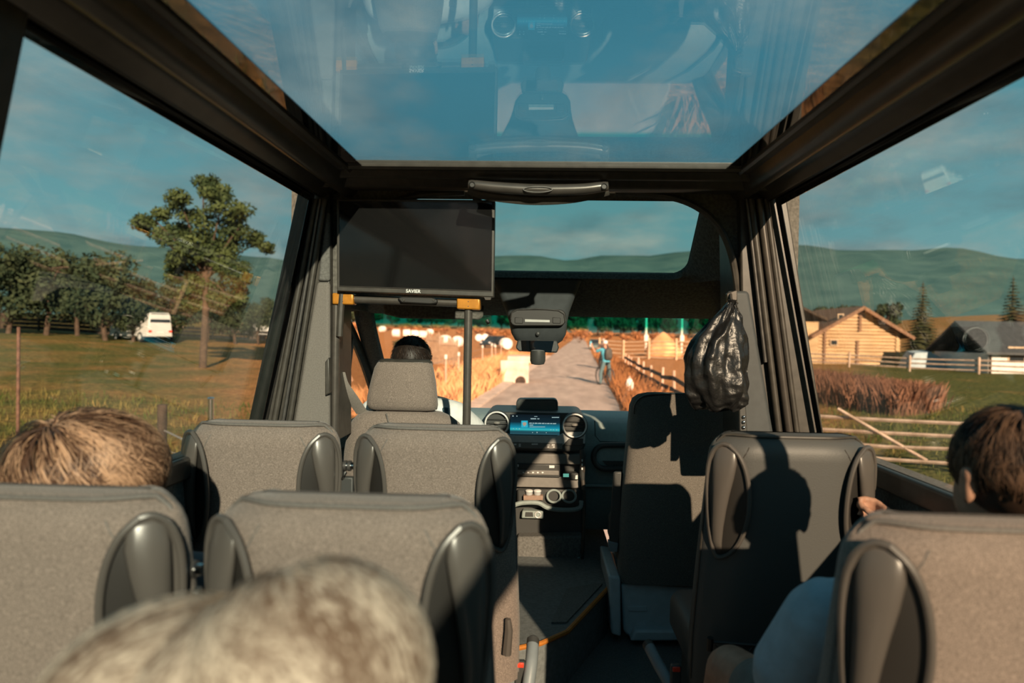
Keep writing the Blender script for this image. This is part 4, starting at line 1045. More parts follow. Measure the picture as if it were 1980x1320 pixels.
mb = MB(); mb.ellipsoid(hc + Vector((0, -0.016, 0.026)), (0.083, 0.099, 0.099), 24, 16)
hair_geo(mb, hc + Vector((0, -0.016, 0.026)), (0.083, 0.099, 0.099), 1500, 0.022, 0.0016, low=-0.45)
obj('hair', mb, hair_mat('dark_hair', (0.012, 0.008, 0.006), (0.045, 0.028, 0.02)), t, smooth=180)

# ---- the fluffy-haired passenger by the window
t = thing('person', 'passenger with fluffy light brown hair sitting beside the orchard window', 'person', (-0.80, 1.3, 1.2))
hc = P(172, 925, 1.25)
hip, chest, neck = Vector((-0.76, 1.32, 1.30)), Vector((-0.775, 1.30, 1.50)), Vector((hc.x + 0.01, 1.27, 1.63))
sl, sr = Vector((-0.865, 1.31, 1.55)), Vector((-0.63, 1.31, 1.55))
mb = MB(); seated(mb, hip, chest, neck, hc, sl, sr, 0.8); head_geo(mb, hc)
for s, e, w in ((sl, Vector((-0.875, 1.40, 1.36)), Vector((-0.81, 1.58, 1.32))), (sr, Vector((-0.60, 1.40, 1.36)), Vector((-0.68, 1.58, 1.32)))):
    chain(mb, [(s, 0.045), (e, 0.036), (w, 0.025)]); hand_geo(mb, w, (0, 1, -0.2), (0, 0.2, 1), 1 if w.x < -0.75 else -1, 0.4)
for s in (-1, 1): chain(mb, [(hip + Vector((s * 0.08, 0.02, -0.03)), 0.07), (hip + Vector((s * 0.09, 0.34, -0.03)), 0.05), (hip + Vector((s * 0.08, 0.36, -0.44)), 0.036), (hip + Vector((s * 0.08, 0.44, -0.49)), 0.032)])
flesh('body', mb, M_SKIN, t, 0.010)
mb = MB(); seated(mb, hip, chest, neck - Vector((0, 0, 0.05)), hc - Vector((0, 0, 0.16)), sl, sr, 0.88); chain(mb, [(sl, 0.055), (Vector((-0.87, 1.37, 1.42)), 0.050)]); chain(mb, [(sr, 0.055), (Vector((-0.605, 1.37, 1.42)), 0.050)])
flesh('sweater', mb, mat('grey_knit', (0.12, 0.12, 0.13), 0.9, var=0.15, scale=60), t, 0.012)
mb = MB()
hh = hc + Vector((0.0, -0.008, 0.022)); rad = (0.128, 0.112, 0.098)
mb.ellipsoid(hh, [r * 0.95 for r in rad], 28, 18, fn=lambda d: 1 + 0.05 * math.sin(d.x * 9) * d.z - 0.10 * math.exp(-((d.x + 0.25) / 0.12) ** 2) * max(0, d.z))
hair_geo(mb, hh, rad, 5200, 0.085, 0.0019, crown=(-0.30, -0.35, 0.9), low=-0.75, lift=0.45, wild=0.22, clamp=1.16)
obj('hair', mb, hair_mat('light_brown_hair', (0.080, 0.036, 0.019), (0.52, 0.30, 0.18), 38), t, smooth=180)

# ---- the blonde passenger right in front of the lens
t = thing('person', 'blonde passenger with loose wavy hair seated behind the aisle seat row', 'person', (-0.2, 0.5, 1.2))
hc = P(480, 1455, 0.50)
hip, chest, neck = Vector((-0.27, 0.42, 1.30)), Vector((-0.24, 0.42, 1.52)), Vector((hc.x, 0.46, 1.62))
sl, sr = Vector((-0.40, 0.43, 1.57)), Vector((-0.08, 0.43, 1.57))
mb = MB(); seated(mb, hip, chest, neck, hc, sl, sr, 0.88); head_geo(mb, hc)
for s, e, w in ((sl, Vector((-0.43, 0.52, 1.38)), Vector((-0.34, 0.70, 1.33))), (sr, Vector((-0.05, 0.52, 1.38)), Vector((-0.15, 0.70, 1.33)))):
    chain(mb, [(s, 0.046), (e, 0.038), (w, 0.026)]); hand_geo(mb, w, (0, 1, -0.2), (0, 0.2, 1), 1 if w.x < -0.25 else -1, 0.4)
for s in (-1, 1): chain(mb, [(hip + Vector((s * 0.08, 0.02, -0.02)), 0.08), (hip + Vector((s * 0.09, 0.38, -0.02)), 0.055), (hip + Vector((s * 0.08, 0.40, -0.44)), 0.04), (hip + Vector((s * 0.08, 0.48, -0.49)), 0.036)])
flesh('body', mb, M_SKIN, t, 0.010)
mb = MB(); seated(mb, hip, chest, neck - Vector((0, 0, 0.05)), hc - Vector((0, 0, 0.16)), sl, sr, 0.95); chain(mb, [(sl, 0.056), (Vector((-0.43, 0.50, 1.42)), 0.052)]); chain(mb, [(sr, 0.056), (Vector((-0.055, 0.50, 1.42)), 0.052)])
flesh('blouse', mb, mat('beige_blouse', (0.35, 0.28, 0.22), 0.85, var=0.1, scale=40), t, 0.012)
mb = MB()
for cpx, cpy, rd_, seed in ((600, 1306, (0.086, 0.105, 0.078), 1), (335, 1362, (0.088, 0.105, 0.070), 2)):
    c_ = P(cpx, cpy, 0.50)
    n0 = len(mb.v)
    mb.ellipsoid(c_, [r * 0.97 for r in rd_], 28, 18)
    hair_geo(mb, c_, rd_, 3400, 0.15, 0.0022, crown=(-0.35 if seed == 1 else 0.55, 0.55, 0.75), low=-0.9, lift=0.05, wild=0.06, sag=0.1, clamp=1.06)
c_ = P(455, 1352, 0.50); mb.tone += [0.55] * (len(mb.v) - len(mb.tone)); mb.ellipsoid(c_, (0.085, 0.112, 0.066), 24, 16)
hair_geo(mb, c_, (0.087, 0.114, 0.068), 1500, 0.14, 0.0022, crown=(0.1, 0.5, 0.8), low=-0.5, lift=0.03, wild=0.06, sag=0.1, clamp=1.05)
c_ = hc + Vector((0, -0.02, -0.10)); mb.tone += [0.4] * (len(mb.v) - len(mb.tone)); mb.ellipsoid(c_, (0.13, 0.10, 0.11), 24, 14)
hair_geo(mb, c_, (0.132, 0.102, 0.11), 2000, 0.16, 0.0024, crown=(0, 0.2, 1), low=-0.9, lift=0.02, wild=0.05, sag=0.4, clamp=1.05)
obj('hair', mb, hair_mat('blonde_hair', (0.17, 0.105, 0.068), (0.62, 0.49, 0.38), 26), t, smooth=180)

# ---- the short-haired man who holds on to the black seat
t = thing('person', 'man with short brown hair, pale blue shirt and grey shorts holding the black seat', 'person', (0.64, 1.28, 1.2))
hc = Vector((P(1948, 925, 1.19).x, 1.19, P(1948, 925, 1.19).z))
hip, chest, neck = Vector((0.64, 1.28, 1.30)), Vector((0.685, 1.255, 1.50)), Vector((0.775, 1.22, 1.655))
sl, sr = Vector((0.525, 1.25, 1.545)), Vector((0.845, 1.28, 1.55))
hand_c = P(1694, 990, 1.775)
el_l, wr_l = Vector((0.475, 1.34, 1.36)), Vector((0.56, 1.52, 1.34))
el_r, wr_r = Vector((0.885, 1.46, 1.44)), hand_c + Vector((0.045, -0.085, -0.045))
knee = P(1415, 1298, 1.64)
mb = MB(); seated(mb, hip, chest, neck, hc, sl, sr, 0.95); head_geo(mb, hc, yaw=0.15)
chain(mb, [(sl, 0.052), (el_l, 0.042), (wr_l, 0.028)]); chain(mb, [(sr, 0.05), (el_r, 0.040), (wr_r, 0.027)])
hand_geo(mb, wr_l, (0.3, 1, -0.3), (0, 0.3, 1), 1, 0.4)
# hand around the grip of the seat in front: palm outside, fingers wrapped over
f = (hand_c - wr_r).normalized()
chain(mb, [(wr_r, 0.026), (wr_r + f * 0.05, 0.026)])
tip = hand_c
for k, (dz, L) in enumerate(((0.026, 1.0), (0.007, 1.06), (-0.012, 1.0), (-0.030, 0.8))):
    b = wr_r + f * 0.075 + Vector((0, 0, dz))
    capsule(mb, wr_r + f * 0.03 + Vector((0, 0, dz * 0.7)), b, 0.015, 0.011)
    finger(mb, b, (Vector((-0.25, 0.9, 0.35)), Vector((-0.75, 0.35, 0.2)), Vector((-0.8, -0.35, 0.0))), (0.036 * L, 0.026 * L, 0.020 * L), 0.0085)
finger(mb, wr_r + f * 0.03 + Vector((-0.022, 0, 0.012)), (Vector((-0.75, 0.55, 0.45)), Vector((-0.45, 0.75, 0.40)), Vector((-0.3, 0.8, 0.3))), (0.036, 0.030, 0.025), 0.0098)
chain(mb, [(hip + Vector((-0.07, 0.02, -0.02)), 0.085), (knee, 0.060), (Vector((knee.x - 0.01, 1.72, 1.05)), 0.050), (Vector((knee.x - 0.01, 1.66, 0.86)), 0.036), (Vector((knee.x - 0.02, 1.78, 0.81)), 0.034)])
chain(mb, [(hip + Vector((0.09, 0.02, -0.02)), 0.085), (Vector((0.74, 1.64, 1.24)), 0.060), (Vector((0.74, 1.68, 0.86)), 0.036), (Vector((0.74, 1.78, 0.81)), 0.034)])
flesh('body', mb, M_SKIN, t, 0.0062, 3)
mb = MB(); seated(mb, hip, chest, neck - Vector((0.02, 0, 0.06)), hc - Vector((0.03, 0, 0.17)), sl, sr, 1.03)
chain(mb, [(sl, 0.070), (sl.lerp(el_l, 0.72), 0.072)]); chain(mb, [(sr, 0.066), (sr.lerp(el_r, 0.6), 0.066)])
flesh('shirt', mb, mat('pale_blue_shirt', (0.36, 0.45, 0.52), 0.85, var=0.08, scale=30, bump=0.2, bscale=40), t, 0.010)
mb = MB(); mb.ellipsoid(hip, (0.18, 0.13, 0.115), 20, 12)
chain(mb, [(hip + Vector((-0.07, 0.02, -0.02)), 0.098), ((hip + Vector((-0.07, 0.02, -0.02))).lerp(knee, 0.60), 0.086)]); chain(mb, [(hip + Vector((0.09, 0.02, -0.02)), 0.098), (Vector((0.73, 1.56, 1.25)), 0.080)])
flesh('shorts', mb, mat('grey_shorts', (0.17, 0.165, 0.15), 0.9, var=0.1, scale=40, bump=0.2, bscale=60), t, 0.010)
mb = MB(); hh = hc + Vector((0.002, -0.014, 0.026)); rad = (0.085, 0.101, 0.099)
mb.ellipsoid(hh, [r * 0.97 for r in rad], 24, 16)
hair_geo(mb, hh, rad, 3600, 0.05, 0.0014, crown=(0.1, -0.2, 0.95), low=-0.5, lift=0.12, wild=0.10, clamp=1.07)
obj('hair', mb, hair_mat('brown_hair', (0.022, 0.013, 0.009), (0.17, 0.095, 0.056), 36), t, smooth=180)

# ================================================================== the country outside
def sstep(a, b, x):
    t = max(0.0, min(1.0, (x - a) / (b - a))); return t * t * (3 - 2 * t)
def lat(x, y): return x - (-0.84 + 0.062 * y)           # metres to the side of the road's middle line
def gz(x, y):
    s = lat(x, y); z = 0.0
    if s < -2: z += 1.75 * sstep(6, 50, -s) + 0.012 * max(0, -s - 50) - 0.25 * sstep(2.2, 3.2, -s) * (1 - sstep(3.6, 6, -s))
    if s > 2: z += -0.22 * sstep(2, 3, s) * (1 - sstep(4, 8, s)) + 11.0 * sstep(70, 190, s)
    if abs(s) > 2.5: z += 0.12 * mnoise.noise(Vector((x * 0.12, y * 0.12, 1))) * sstep(2.5, 8, abs(s)) + 0.04 * mnoise.noise(Vector((x * 0.7, y * 0.7, 4)))
    z += 2.5 * sstep(190, 300, y)
    return z
def G(px, py):                                          # the ground under a pixel
    z = 0.0
    for _ in range(12):
        p = PZ(px, py, z); z = 0.5 * z + 0.5 * gz(p.x, p.y)
    return Vector((p.x, p.y, gz(p.x, p.y)))
def on(px, y):                                          # ground below a pixel column at distance y
    p = P(px, 660, y); return Vector((p.x, y, gz(p.x, y)))

def grid_lines(lo, hi, n, p=2.2, mid=0.0):
    out = []
    for i in range(n + 1):
        t = -1 + 2 * i / n
        out.append(mid + (hi - mid if t > 0 else mid - lo) * math.copysign(abs(t) ** p, t))
    return out
xs = grid_lines(-330, 330, 150); ys = grid_lines(-120, 340, 160, 2.0, 20)
mb = MB(); nv = []
for y in ys:
    for x in xs:
        z = gz(x, y)
        if abs(lat(x, y)) < 2.05: z -= 0.06
        nv.append((x, y, z))
W = len(xs)
mb.add(nv, [(j * W + i, j * W + i + 1, (j + 1) * W + i + 1, (j + 1) * W + i) for j in range(len(ys) - 1) for i in range(W - 1)])
def grass_mat():
    m = bpy.data.materials.new('meadow'); m.use_nodes = True
    nt = m.node_tree; b = nt.nodes['Principled BSDF']; b.inputs['Roughness'].default_value = 0.95; b.inputs['Specular IOR Level'].default_value = 0.1
    tc = nd(nt, 'ShaderNodeTexCoord')
    at = nd(nt, 'ShaderNodeAttribute'); at.attribute_name = 'dry'
    n1 = nd(nt, 'ShaderNodeTexNoise'); n1.inputs['Scale'].default_value = 0.35; n1.inputs['Detail'].default_value = 8; n1.inputs['Roughness'].default_value = 0.7
    n2 = nd(nt, 'ShaderNodeTexNoise'); n2.inputs['Scale'].default_value = 6.0; n2.inputs['Detail'].default_value = 6
    nt.links.new(tc.outputs['Object'], n1.inputs['Vector']); nt.links.new(tc.outputs['Object'], n2.inputs['Vector'])
    ad = nd(nt, 'ShaderNodeMath', operation='ADD'); nt.links.new(at.outputs['Fac'], ad.inputs[0]); nt.links.new(n1.outputs['Fac'], ad.inputs[1])
    r = nd(nt, 'ShaderNodeMapRange'); r.inputs['From Min'].default_value = 0.62; r.inputs['From Max'].default_value = 1.08
    nt.links.new(ad.outputs[0], r.inputs['Value'])
    g = nd(nt, 'ShaderNodeValToRGB'); g.color_ramp.elements[0].color = (0.045, 0.058, 0.014, 1); g.color_ramp.elements[1].color = (0.155, 0.140, 0.040, 1)
    d = nd(nt, 'ShaderNodeValToRGB'); d.color_ramp.elements[0].color = (0.26, 0.105, 0.034, 1); d.color_ramp.elements[1].color = (0.60, 0.28, 0.105, 1)
    for q in (g, d):
        q.color_ramp.elements[0].position = 0.33; q.color_ramp.elements[1].position = 0.68
        nt.links.new(n2.outputs['Fac'], q.inputs[0])
    mx = nd(nt, 'ShaderNodeMix', data_type='RGBA')
    nt.links.new(r.outputs[0], mx.inputs[0]); nt.links.new(g.outputs[0], mx.inputs[6]); nt.links.new(d.outputs[0], mx.inputs[7]); nt.links.new(mx.outputs[2], b.inputs['Base Color'])
    bp = nd(nt, 'ShaderNodeBump'); bp.inputs['Strength'].default_value = 0.6; bp.inputs['Distance'].default_value = 0.15
    nt.links.new(n2.outputs['Fac'], bp.inputs['Height']); nt.links.new(bp.outputs[0], b.inputs['Normal'])
    return m
go = struct('ground', mb, grass_mat(), 'rolling meadow of green and dry orange grass around the road', 'ground', smooth=180)
ca = go.data.attributes.new('dry', 'FLOAT', 'POINT')
vals = []
for v in go.data.vertices:
    x, y = v.co.x, v.co.y; s = lat(x, y)
    front = sstep(0.55, 0.30, abs(x) / max(y, 1e-3)) if y > 1 else 0.0
    d = 0.10 + 0.55 * front
    if s > 0: d += -0.02 + 0.30 * sstep(28, 70, s)
    if s < 0: d += 0.075 + 0.05 * sstep(20, 5, -s)
    vals.append(d)
ca.data.foreach_set('value', vals)

# road and its pale kerb
def road_pt(s, y, z): return Vector((-0.84 + 0.062 * y + s, y, gz(-0.84 + 0.062 * y, y) + z))
yy = [-110, -40, -10, 0, 5, 10, 15, 20, 25, 30, 40, 50, 60, 80, 100, 130, 160, 200, 240, 280]
mb = MB(); rng = random.Random(4)
rows = [[road_pt(-1.9 + rng.uniform(-0.05, 0.05), y, 0.012), road_pt(-0.6, y, 0.028), road_pt(0.6, y, 0.028), road_pt(1.9 + rng.uniform(-0.1, 0.05), y, 0.012), road_pt(1.95, y, -0.1), road_pt(-1.95, y, -0.1)] for y in yy]
mb.loft(rows)
M_ROAD = mat('worn_asphalt', (0.35, 0.285, 0.245), 0.9, spec=0.2, col2=(0.50, 0.41, 0.355), scale=0.8, detail=10, stretch=(2.5, 0.5, 1), bump=0.25, bscale=8)
road = struct('road', mb, M_ROAD, 'narrow pale worn asphalt lane running straight ahead', 'road', smooth=30)
mb = MB()
mb.loft([[road_pt(-2.28, y, -0.05), road_pt(-2.28, y, 0.07), road_pt(-1.86, y, 0.06), road_pt(-1.86, y, -0.05)] for y in yy if -40 <= y <= 60])
struct('kerb', mb, mat('pale_concrete', (0.58, 0.48, 0.41), 0.9, var=0.2, scale=3, bump=0.3, bscale=10), 'pale concrete kerb along the verge of dry grass', 'kerb', smooth=30)

# wooded hills all round; distance haze is put into their blue-green colour
def ridge(az):
    return 0.107 + 0.012 * math.sin(az * 3.1 + 0.6) + 0.010 * mnoise.noise(Vector((az * 4.0, 0.3, 9))) + 0.006 * mnoise.noise(Vector((az * 13, 5, 9))) + 0.018 * sstep(0.35, 0.7, -az) - 0.006 * sstep(0.2, 0.6, az)
rows = []
for r_, k in ((250, -0.02), (320, 0.02), (400, 0.22), (480, 0.5), (560, 0.8), (640, 1.0), (760, 0.92), (900, 0.5)):
    ring = []
    for j in range(361):
        az = 2 * math.pi * j / 360
        a = (az + math.pi) % (2 * math.pi) - math.pi
        h = 640 * ridge(a) * k * (1 + 0.10 * mnoise.noise(Vector((math.cos(az) * r_ * 0.02, math.sin(az) * r_ * 0.02, 2)))) + (1.2 * mnoise.noise(Vector((j * 1.7, r_, 3))) if k > 0.1 else -3)
        ring.append(Vector((math.sin(az) * r_, math.cos(az) * r_, h)))
    rows.append(ring)
mb = MB(); mb.loft(rows, False, False, closed=False)
struct('hills', mb, mat('hazy_forest_hill', (0.045, 0.105, 0.110), 1.0, spec=0.05, col2=(0.075, 0.145, 0.140), scale=0.05, detail=10, bump=0.8, bscale=0.3), 'distant haze-tinted blue-green wooded hills ringing the meadow', 'hills', smooth=180)

# ------------------------------------------------------------------ trees and shrubs
def leaf_cloud(mb, c, r, n, size, rnd, flat=1.0, shell=0.55):
    for _ in range(n):
        d = Vector((rnd.gauss(0, 1), rnd.gauss(0, 1), rnd.gauss(0, 1))).normalized()
        p = Vector(c) + Vector((d.x * r[0], d.y * r[1], d.z * r[2] * flat)) * (shell + (1 - shell) * rnd.random() ** 0.6)
        u = Vector((rnd.gauss(0, 1), rnd.gauss(0, 1), rnd.gauss(0, 1))).normalized()
        w = u.cross(d); w = w.normalized() if w.length > 1e-3 else Vector((1, 0, 0))
        s = size * rnd.uniform(0.6, 1.3)
        mb.add([p - u * s, p + w * s * 0.55, p + u * s, p - w * s * 0.55], [(0, 1, 2, 3)])
M_BARK = mat('bark', (0.075, 0.048, 0.032), 0.95, var=0.3, scale=6, bump=0.5, bscale=12)
M_LEAF = mat('leaf_green', (0.026, 0.046, 0.016), 0.7, col2=(0.070, 0.092, 0.026), scale=1.2, spec=0.25)
M_LEAFD = mat('leaf_dark', (0.020, 0.036, 0.018), 0.8, col2=(0.050, 0.062, 0.028), scale=0.9, spec=0.2)
M_NEEDLE = mat('needle_green', (0.04, 0.055, 0.022), 0.8, col2=(0.11, 0.095, 0.038), scale=0.8, spec=0.2)
M_RUST = mat('autumn_leaf', (0.24, 0.10, 0.042), 0.85, col2=(0.44, 0.21, 0.085), scale=0.8, spec=0.15)
rnd = random.Random(11)
# the tall open tree seen through the driver-side window
DT = 30.0
base = on(392, DT)
t = thing('tree', 'tall dark green broadleaf tree standing alone before the orchard', 'tree', base)
blobs = [(392, 362, 32), (352, 398, 38), (430, 388, 38), (300, 425, 32), (470, 430, 42), (398, 440, 52), (496, 470, 28), (330, 452, 34), (278, 437, 18), (440, 492, 42), (380, 505, 42), (350, 480, 36), (460, 525, 42), (410, 475, 50), (330, 520, 34), (400, 550, 40), (365, 575, 30), (440, 572, 34)]
mb = MB(); trunk = MB()
fork = P(398, 520, DT)
trunk.tube(smooth_path([base - Vector((0, 0, 0.2)), base.lerp(fork, 0.6) + Vector((0.05, 0, 0)), fork], 4), [0.17 - 0.008 * i for i in range(9)], 10)
for px, py, pr in blobs:
    y = DT + rnd.uniform(-1.2, 1.2); c = P(px, py, y); r_ = pr * y / FPX
    for q in range(5):
        cc_ = c + Vector((rnd.uniform(-1, 1), rnd.uniform(-1, 1), rnd.uniform(-0.7, 0.7))) * r_ * 0.75
        leaf_cloud(mb, cc_, (r_ * 0.62, r_ * 0.62, r_ * 0.45), 230, 0.095, rnd, shell=0.15)
    trunk.tube(smooth_path([fork - Vector((0, 0, rnd.uniform(0, 0.6))), fork.lerp(c, 0.5) + Vector((0, 0, -0.1)), c], 3), [0.07, 0.06, 0.05, 0.045, 0.035, 0.03, 0.015], 6)
obj('trunk', trunk, M_BARK, t); obj('crown', mb, M_LEAF, t, smooth=0)

def round_tree(name, label, h, cr, leaves, size, m, group=None, clumps=14, seed=1):
    r2 = random.Random(seed)
    t = thing(name, label, 'tree', group=group)
    tr = MB(); tr.tube([(0, 0, -0.3), (0.04 * h, 0, h * 0.28), (0, 0.03 * h, h * 0.62)], [h * 0.03, h * 0.024, h * 0.010], 8)
    mb = MB()
    for k in range(clumps):
        a = r2.uniform(0, 6.28); zz = r2.uniform(0.30, 0.92) * h; rr = cr * math.sqrt(max(0.05, 1 - ((zz / h - 0.55) / 0.45) ** 2)) * r2.uniform(0.2, 0.75)
        c = (rr * math.cos(a), rr * math.sin(a), zz)
        if k % 3 == 0: tr.tube([(0, 0, h * 0.3), (c[0] * 0.6, c[1] * 0.6, zz * 0.85), c], [h * 0.012, h * 0.008, h * 0.004], 5)
        leaf_cloud(mb, c, (cr * 0.45, cr * 0.45, cr * 0.36), leaves // clumps, size, r2, shell=0.3)
    obj('trunk', tr, M_BARK, t, local=True); obj('crown', mb, m, t, local=True, smooth=0)
    return t
def put(t, p, rz, sc=1.0):
    t.location = p; t.rotation_euler = (0, 0, rz); t.scale = (sc, sc, sc)
orch = [round_tree('orchard_tree', 'bushy dark orchard tree in front of the black board fence', 4.6, 2.2, 3600, 0.13, M_LEAFD, 'orchard trees along the board fence', seed=5 + k) for k in range(2)]
for k, (px, y, sc) in enumerate(((15, 44, 1.2), (88, 45, 1.3), (150, 47, 1.15), (205, 44, 1.25), (258, 46, 0.95), (330, 50, 0.95), (400, 51, 0.9), (455, 52, 0.85), (500, 54, 0.7), (-60, 42, 1.1))):
    tt = orch[k] if k < 2 else copy_tree(orch[k % 2])
    put(tt, on(px, y), k * 1.3, sc)
def spruce(label, h, seed):
    r2 = random.Random(seed)
    t = thing('spruce_tree', label, 'tree', group='spruces beyond the log cabin')
    obj('trunk', MB().tube([(0, 0, -0.3), (0, 0, h * 0.97)], [h * 0.022, h * 0.004], 7), M_BARK, t, local=True)
    mb = MB()
    for i in range(26):
        f = i / 25; z = h * (0.08 + 0.91 * f); R_ = h * 0.27 * (1 - f) ** 0.9 + 0.06
        for j in range(int(44 * (1 - f)) + 6):
            a = r2.uniform(0, 6.28); L = R_ * r2.uniform(0.7, 1.1)
            d = Vector((math.cos(a), math.sin(a), -0.28)); sd = Vector((-math.sin(a), math.cos(a), 0))
            p = Vector((0, 0, z)); w = L * 0.22
            mb.add([p, p + d * L * 0.6 + sd * w, p + d * L, p + d * L * 0.6 - sd * w], [(0, 1, 2, 3)])
            q = p + d * L * 0.5
            mb.add([q, q + d * L * 0.3 + sd * w * 1.3 - Vector((0, 0, 0.12)), q + d * L * 0.45, q + d * L * 0.3 - sd * w * 1.3 - Vector((0, 0, 0.12))], [(0, 1, 2, 3)])
    obj('needles', mb, M_NEEDLE, t, local=True, smooth=0)
    return t
for k, (px, y, h, lab) in enumerate(((1782, 84, 9.2, 'tall pointed spruce standing on the slope behind the cabin roof'), (1956, 80, 9.6, 'tall spruce standing behind the white house'), (1695, 90, 6.0, 'small spruce just above the cabin ridge'),
                                     (1990, 78, 7.5, 'short dark spruce beside the tall one at the white house'), (1900, 95, 4.6, 'low spruce on the slope between the taller ones'), (1535, 100, 6.5, 'spruce beyond the annex of the log cabin'))):
    put(spruce(lab, h, 20 + k), on(px, y), k, 1.0)
far = [round_tree('woodland_tree', 'dark green tree in the wood at the far end of the road', 9.5, 4.2, 900, 0.62, M_LEAFD, 'trees of the far wood', 10, seed=40 + k) for k in range(3)]
k = 0
for row, (y, dx) in enumerate(((238, 5.6), (252, 6.4))):
    x = -95 + row * 3
    while x < 118:
        tt = far[k] if k < 3 else copy_tree(far[k % 3])
        xx = x + rnd.uniform(-1.5, 1.5); y2 = y + rnd.uniform(-5, 5)
        put(tt, Vector((xx, y2, gz(xx, y2))), rnd.uniform(0, 6), rnd.uniform(0.8, 1.25)); k += 1; x += dx
def bush(name, label, m, group, seed, w=2.2, h=2.4, n=700, size=0.24):
    r2 = random.Random(seed); t = thing(name, label, 'shrub', group=group); mb = MB(); st = MB()
    for q in range(7):
        c = (r2.uniform(-w, w) * 0.6, r2.uniform(-w, w) * 0.4, r2.uniform(0.3, 0.75) * h)
        leaf_cloud(mb, c, (w * 0.5, w * 0.5, h * 0.30), n // 7, size, r2, shell=0.3); st.tube([(0, 0, -0.1), (c[0] * 0.5, c[1] * 0.5, c[2] * 0.6), c], [0.05, 0.04, 0.02], 5)
    obj('stems', st, M_BARK, t, local=True); obj('foliage', mb, m, t, local=True, smooth=0)
    return t
bs = [bush('rusty_shrub', 'rusty brown shrub in front of the far wood', M_RUST, 'rusty shrubs before the wood', 60 + k) for k in range(2)]
k = 0; x = -70
while x < 100:
    if not 8 < x < 17:
        tt = bs[k] if k < 2 else copy_tree(bs[k % 2]); y = 200 + rnd.uniform(-12, 10)
        put(tt, Vector((x, y, gz(x, y))), rnd.uniform(0, 6), rnd.uniform(0.8, 1.3)); k += 1
    x += rnd.uniform(3.6, 5.2)
b1 = bush('rusty_shrub', 'big rusty shrub beside the bend behind the parked car', M_RUST, 'rusty shrubs before the wood', 77, 2.6, 3.2); put(b1, on(1120, 150), 0.4, 1.0)
b2 = bush('dark_shrub', 'small dark shrub in the field beyond the driver', M_LEAFD, None, 78, 0.9, 1.1, 400, 0.12); put(b2, on(776, 60), 0.0, 1.0)

# ------------------------------------------------------------------ grasses nobody could count
def blades(n, fn, hmin, hmax, w, rnd):
    mb = MB()
    k = 0
    while k < n:
        p = fn(rnd)
        if p is None: continue
        k += 1
        h = rnd.uniform(hmin, hmax); a = rnd.uniform(0, 6.28); b = rnd.uniform(0, 6.28); ln = rnd.uniform(0.1, 0.5) * h
        x = Vector((math.cos(a), math.sin(a), 0)) * w; l = Vector((math.cos(b), math.sin(b), 0)) * ln
        mb.add([p - x, p + x, p + l * 0.4 + Vector((0, 0, h * 0.6)) + x * 0.7, p + l + Vector((0, 0, h))], [(0, 1, 2), (0, 2, 3)])
    return mb
def strip(s0, s1, y0, y1, pw=1.0):
    def f(r):
        y = y0 + (y1 - y0) * r.random() ** pw; s = r.uniform(s0, s1); x = -0.84 + 0.062 * y + s
        return Vector((x, y, gz(x, y) - 0.02))
    return f
def stuff(name, mb, m, label, cat):
    o = obj(name, mb, m, smooth=0); tag(o, label, cat, kind='stuff')
M_STRAW = mat('straw', (0.42, 0.20, 0.085), 0.9, col2=(0.72, 0.40, 0.20), scale=0.9, spec=0.1)
M_WEED = mat('brown_weed', (0.12, 0.055, 0.025), 0.9, col2=(0.34, 0.15, 0.055), scale=1.1, spec=0.1)
M_GRASS = mat('blade_green', (0.050, 0.075, 0.018), 0.9, col2=(0.24, 0.16, 0.058), scale=0.6, spec=0.1, lo=0.42, hi=0.72)
M_BRAM = mat('purple_brown_stalk', (0.11, 0.055, 0.038), 0.9, col2=(0.25, 0.12, 0.075), scale=0.8, spec=0.1)
stuff('dry_grass', blades(15000, strip(-5.2, -2.25, 17, 60, 1.5), 0.25, 0.75, 0.018, rnd), M_STRAW, 'tall straw-coloured grass on the verge behind the kerb', 'grass')
stuff('roadside_weeds', blades(9000, strip(2.0, 3.9, 9, 62, 1.5), 0.15, 0.6, 0.022, rnd), M_WEED, 'dark brown weeds between the lane and the dark roadside fence', 'weeds')
stuff('meadow_grass', blades(9000, lambda r: (lambda y, x: Vector((x, y, gz(x, y) - 0.02)))(r.uniform(3.5, 18), r.uniform(-15, -3.4)), 0.06, 0.22, 0.010, rnd), M_GRASS, 'green grass in the meadow below the driver-side window', 'grass')
stuff('pasture_grass', blades(9000, lambda r: (lambda y, x: Vector((x, y, gz(x, y) - 0.02)))(r.uniform(4, 22), r.uniform(4, 18)), 0.06, 0.20, 0.010, rnd), M_GRASS, 'green grass in the pasture around the pole fence', 'grass')
A_, B_ = G(1520, 752), G(1790, 800)
def bram(r):
    f = r.random(); q = A_.lerp(B_, f); o_ = r.gauss(0, 0.75); x, y = q.x + o_ * 0.7, q.y + o_ * 0.7
    return Vector((x, y, gz(x, y) - 0.02))
stuff('dead_stalks', blades(20000, bram, 0.40, 0.95, 0.009, rnd), M_BRAM, 'strip of tall purple-brown dead stalks beyond the pole fence', 'weeds')

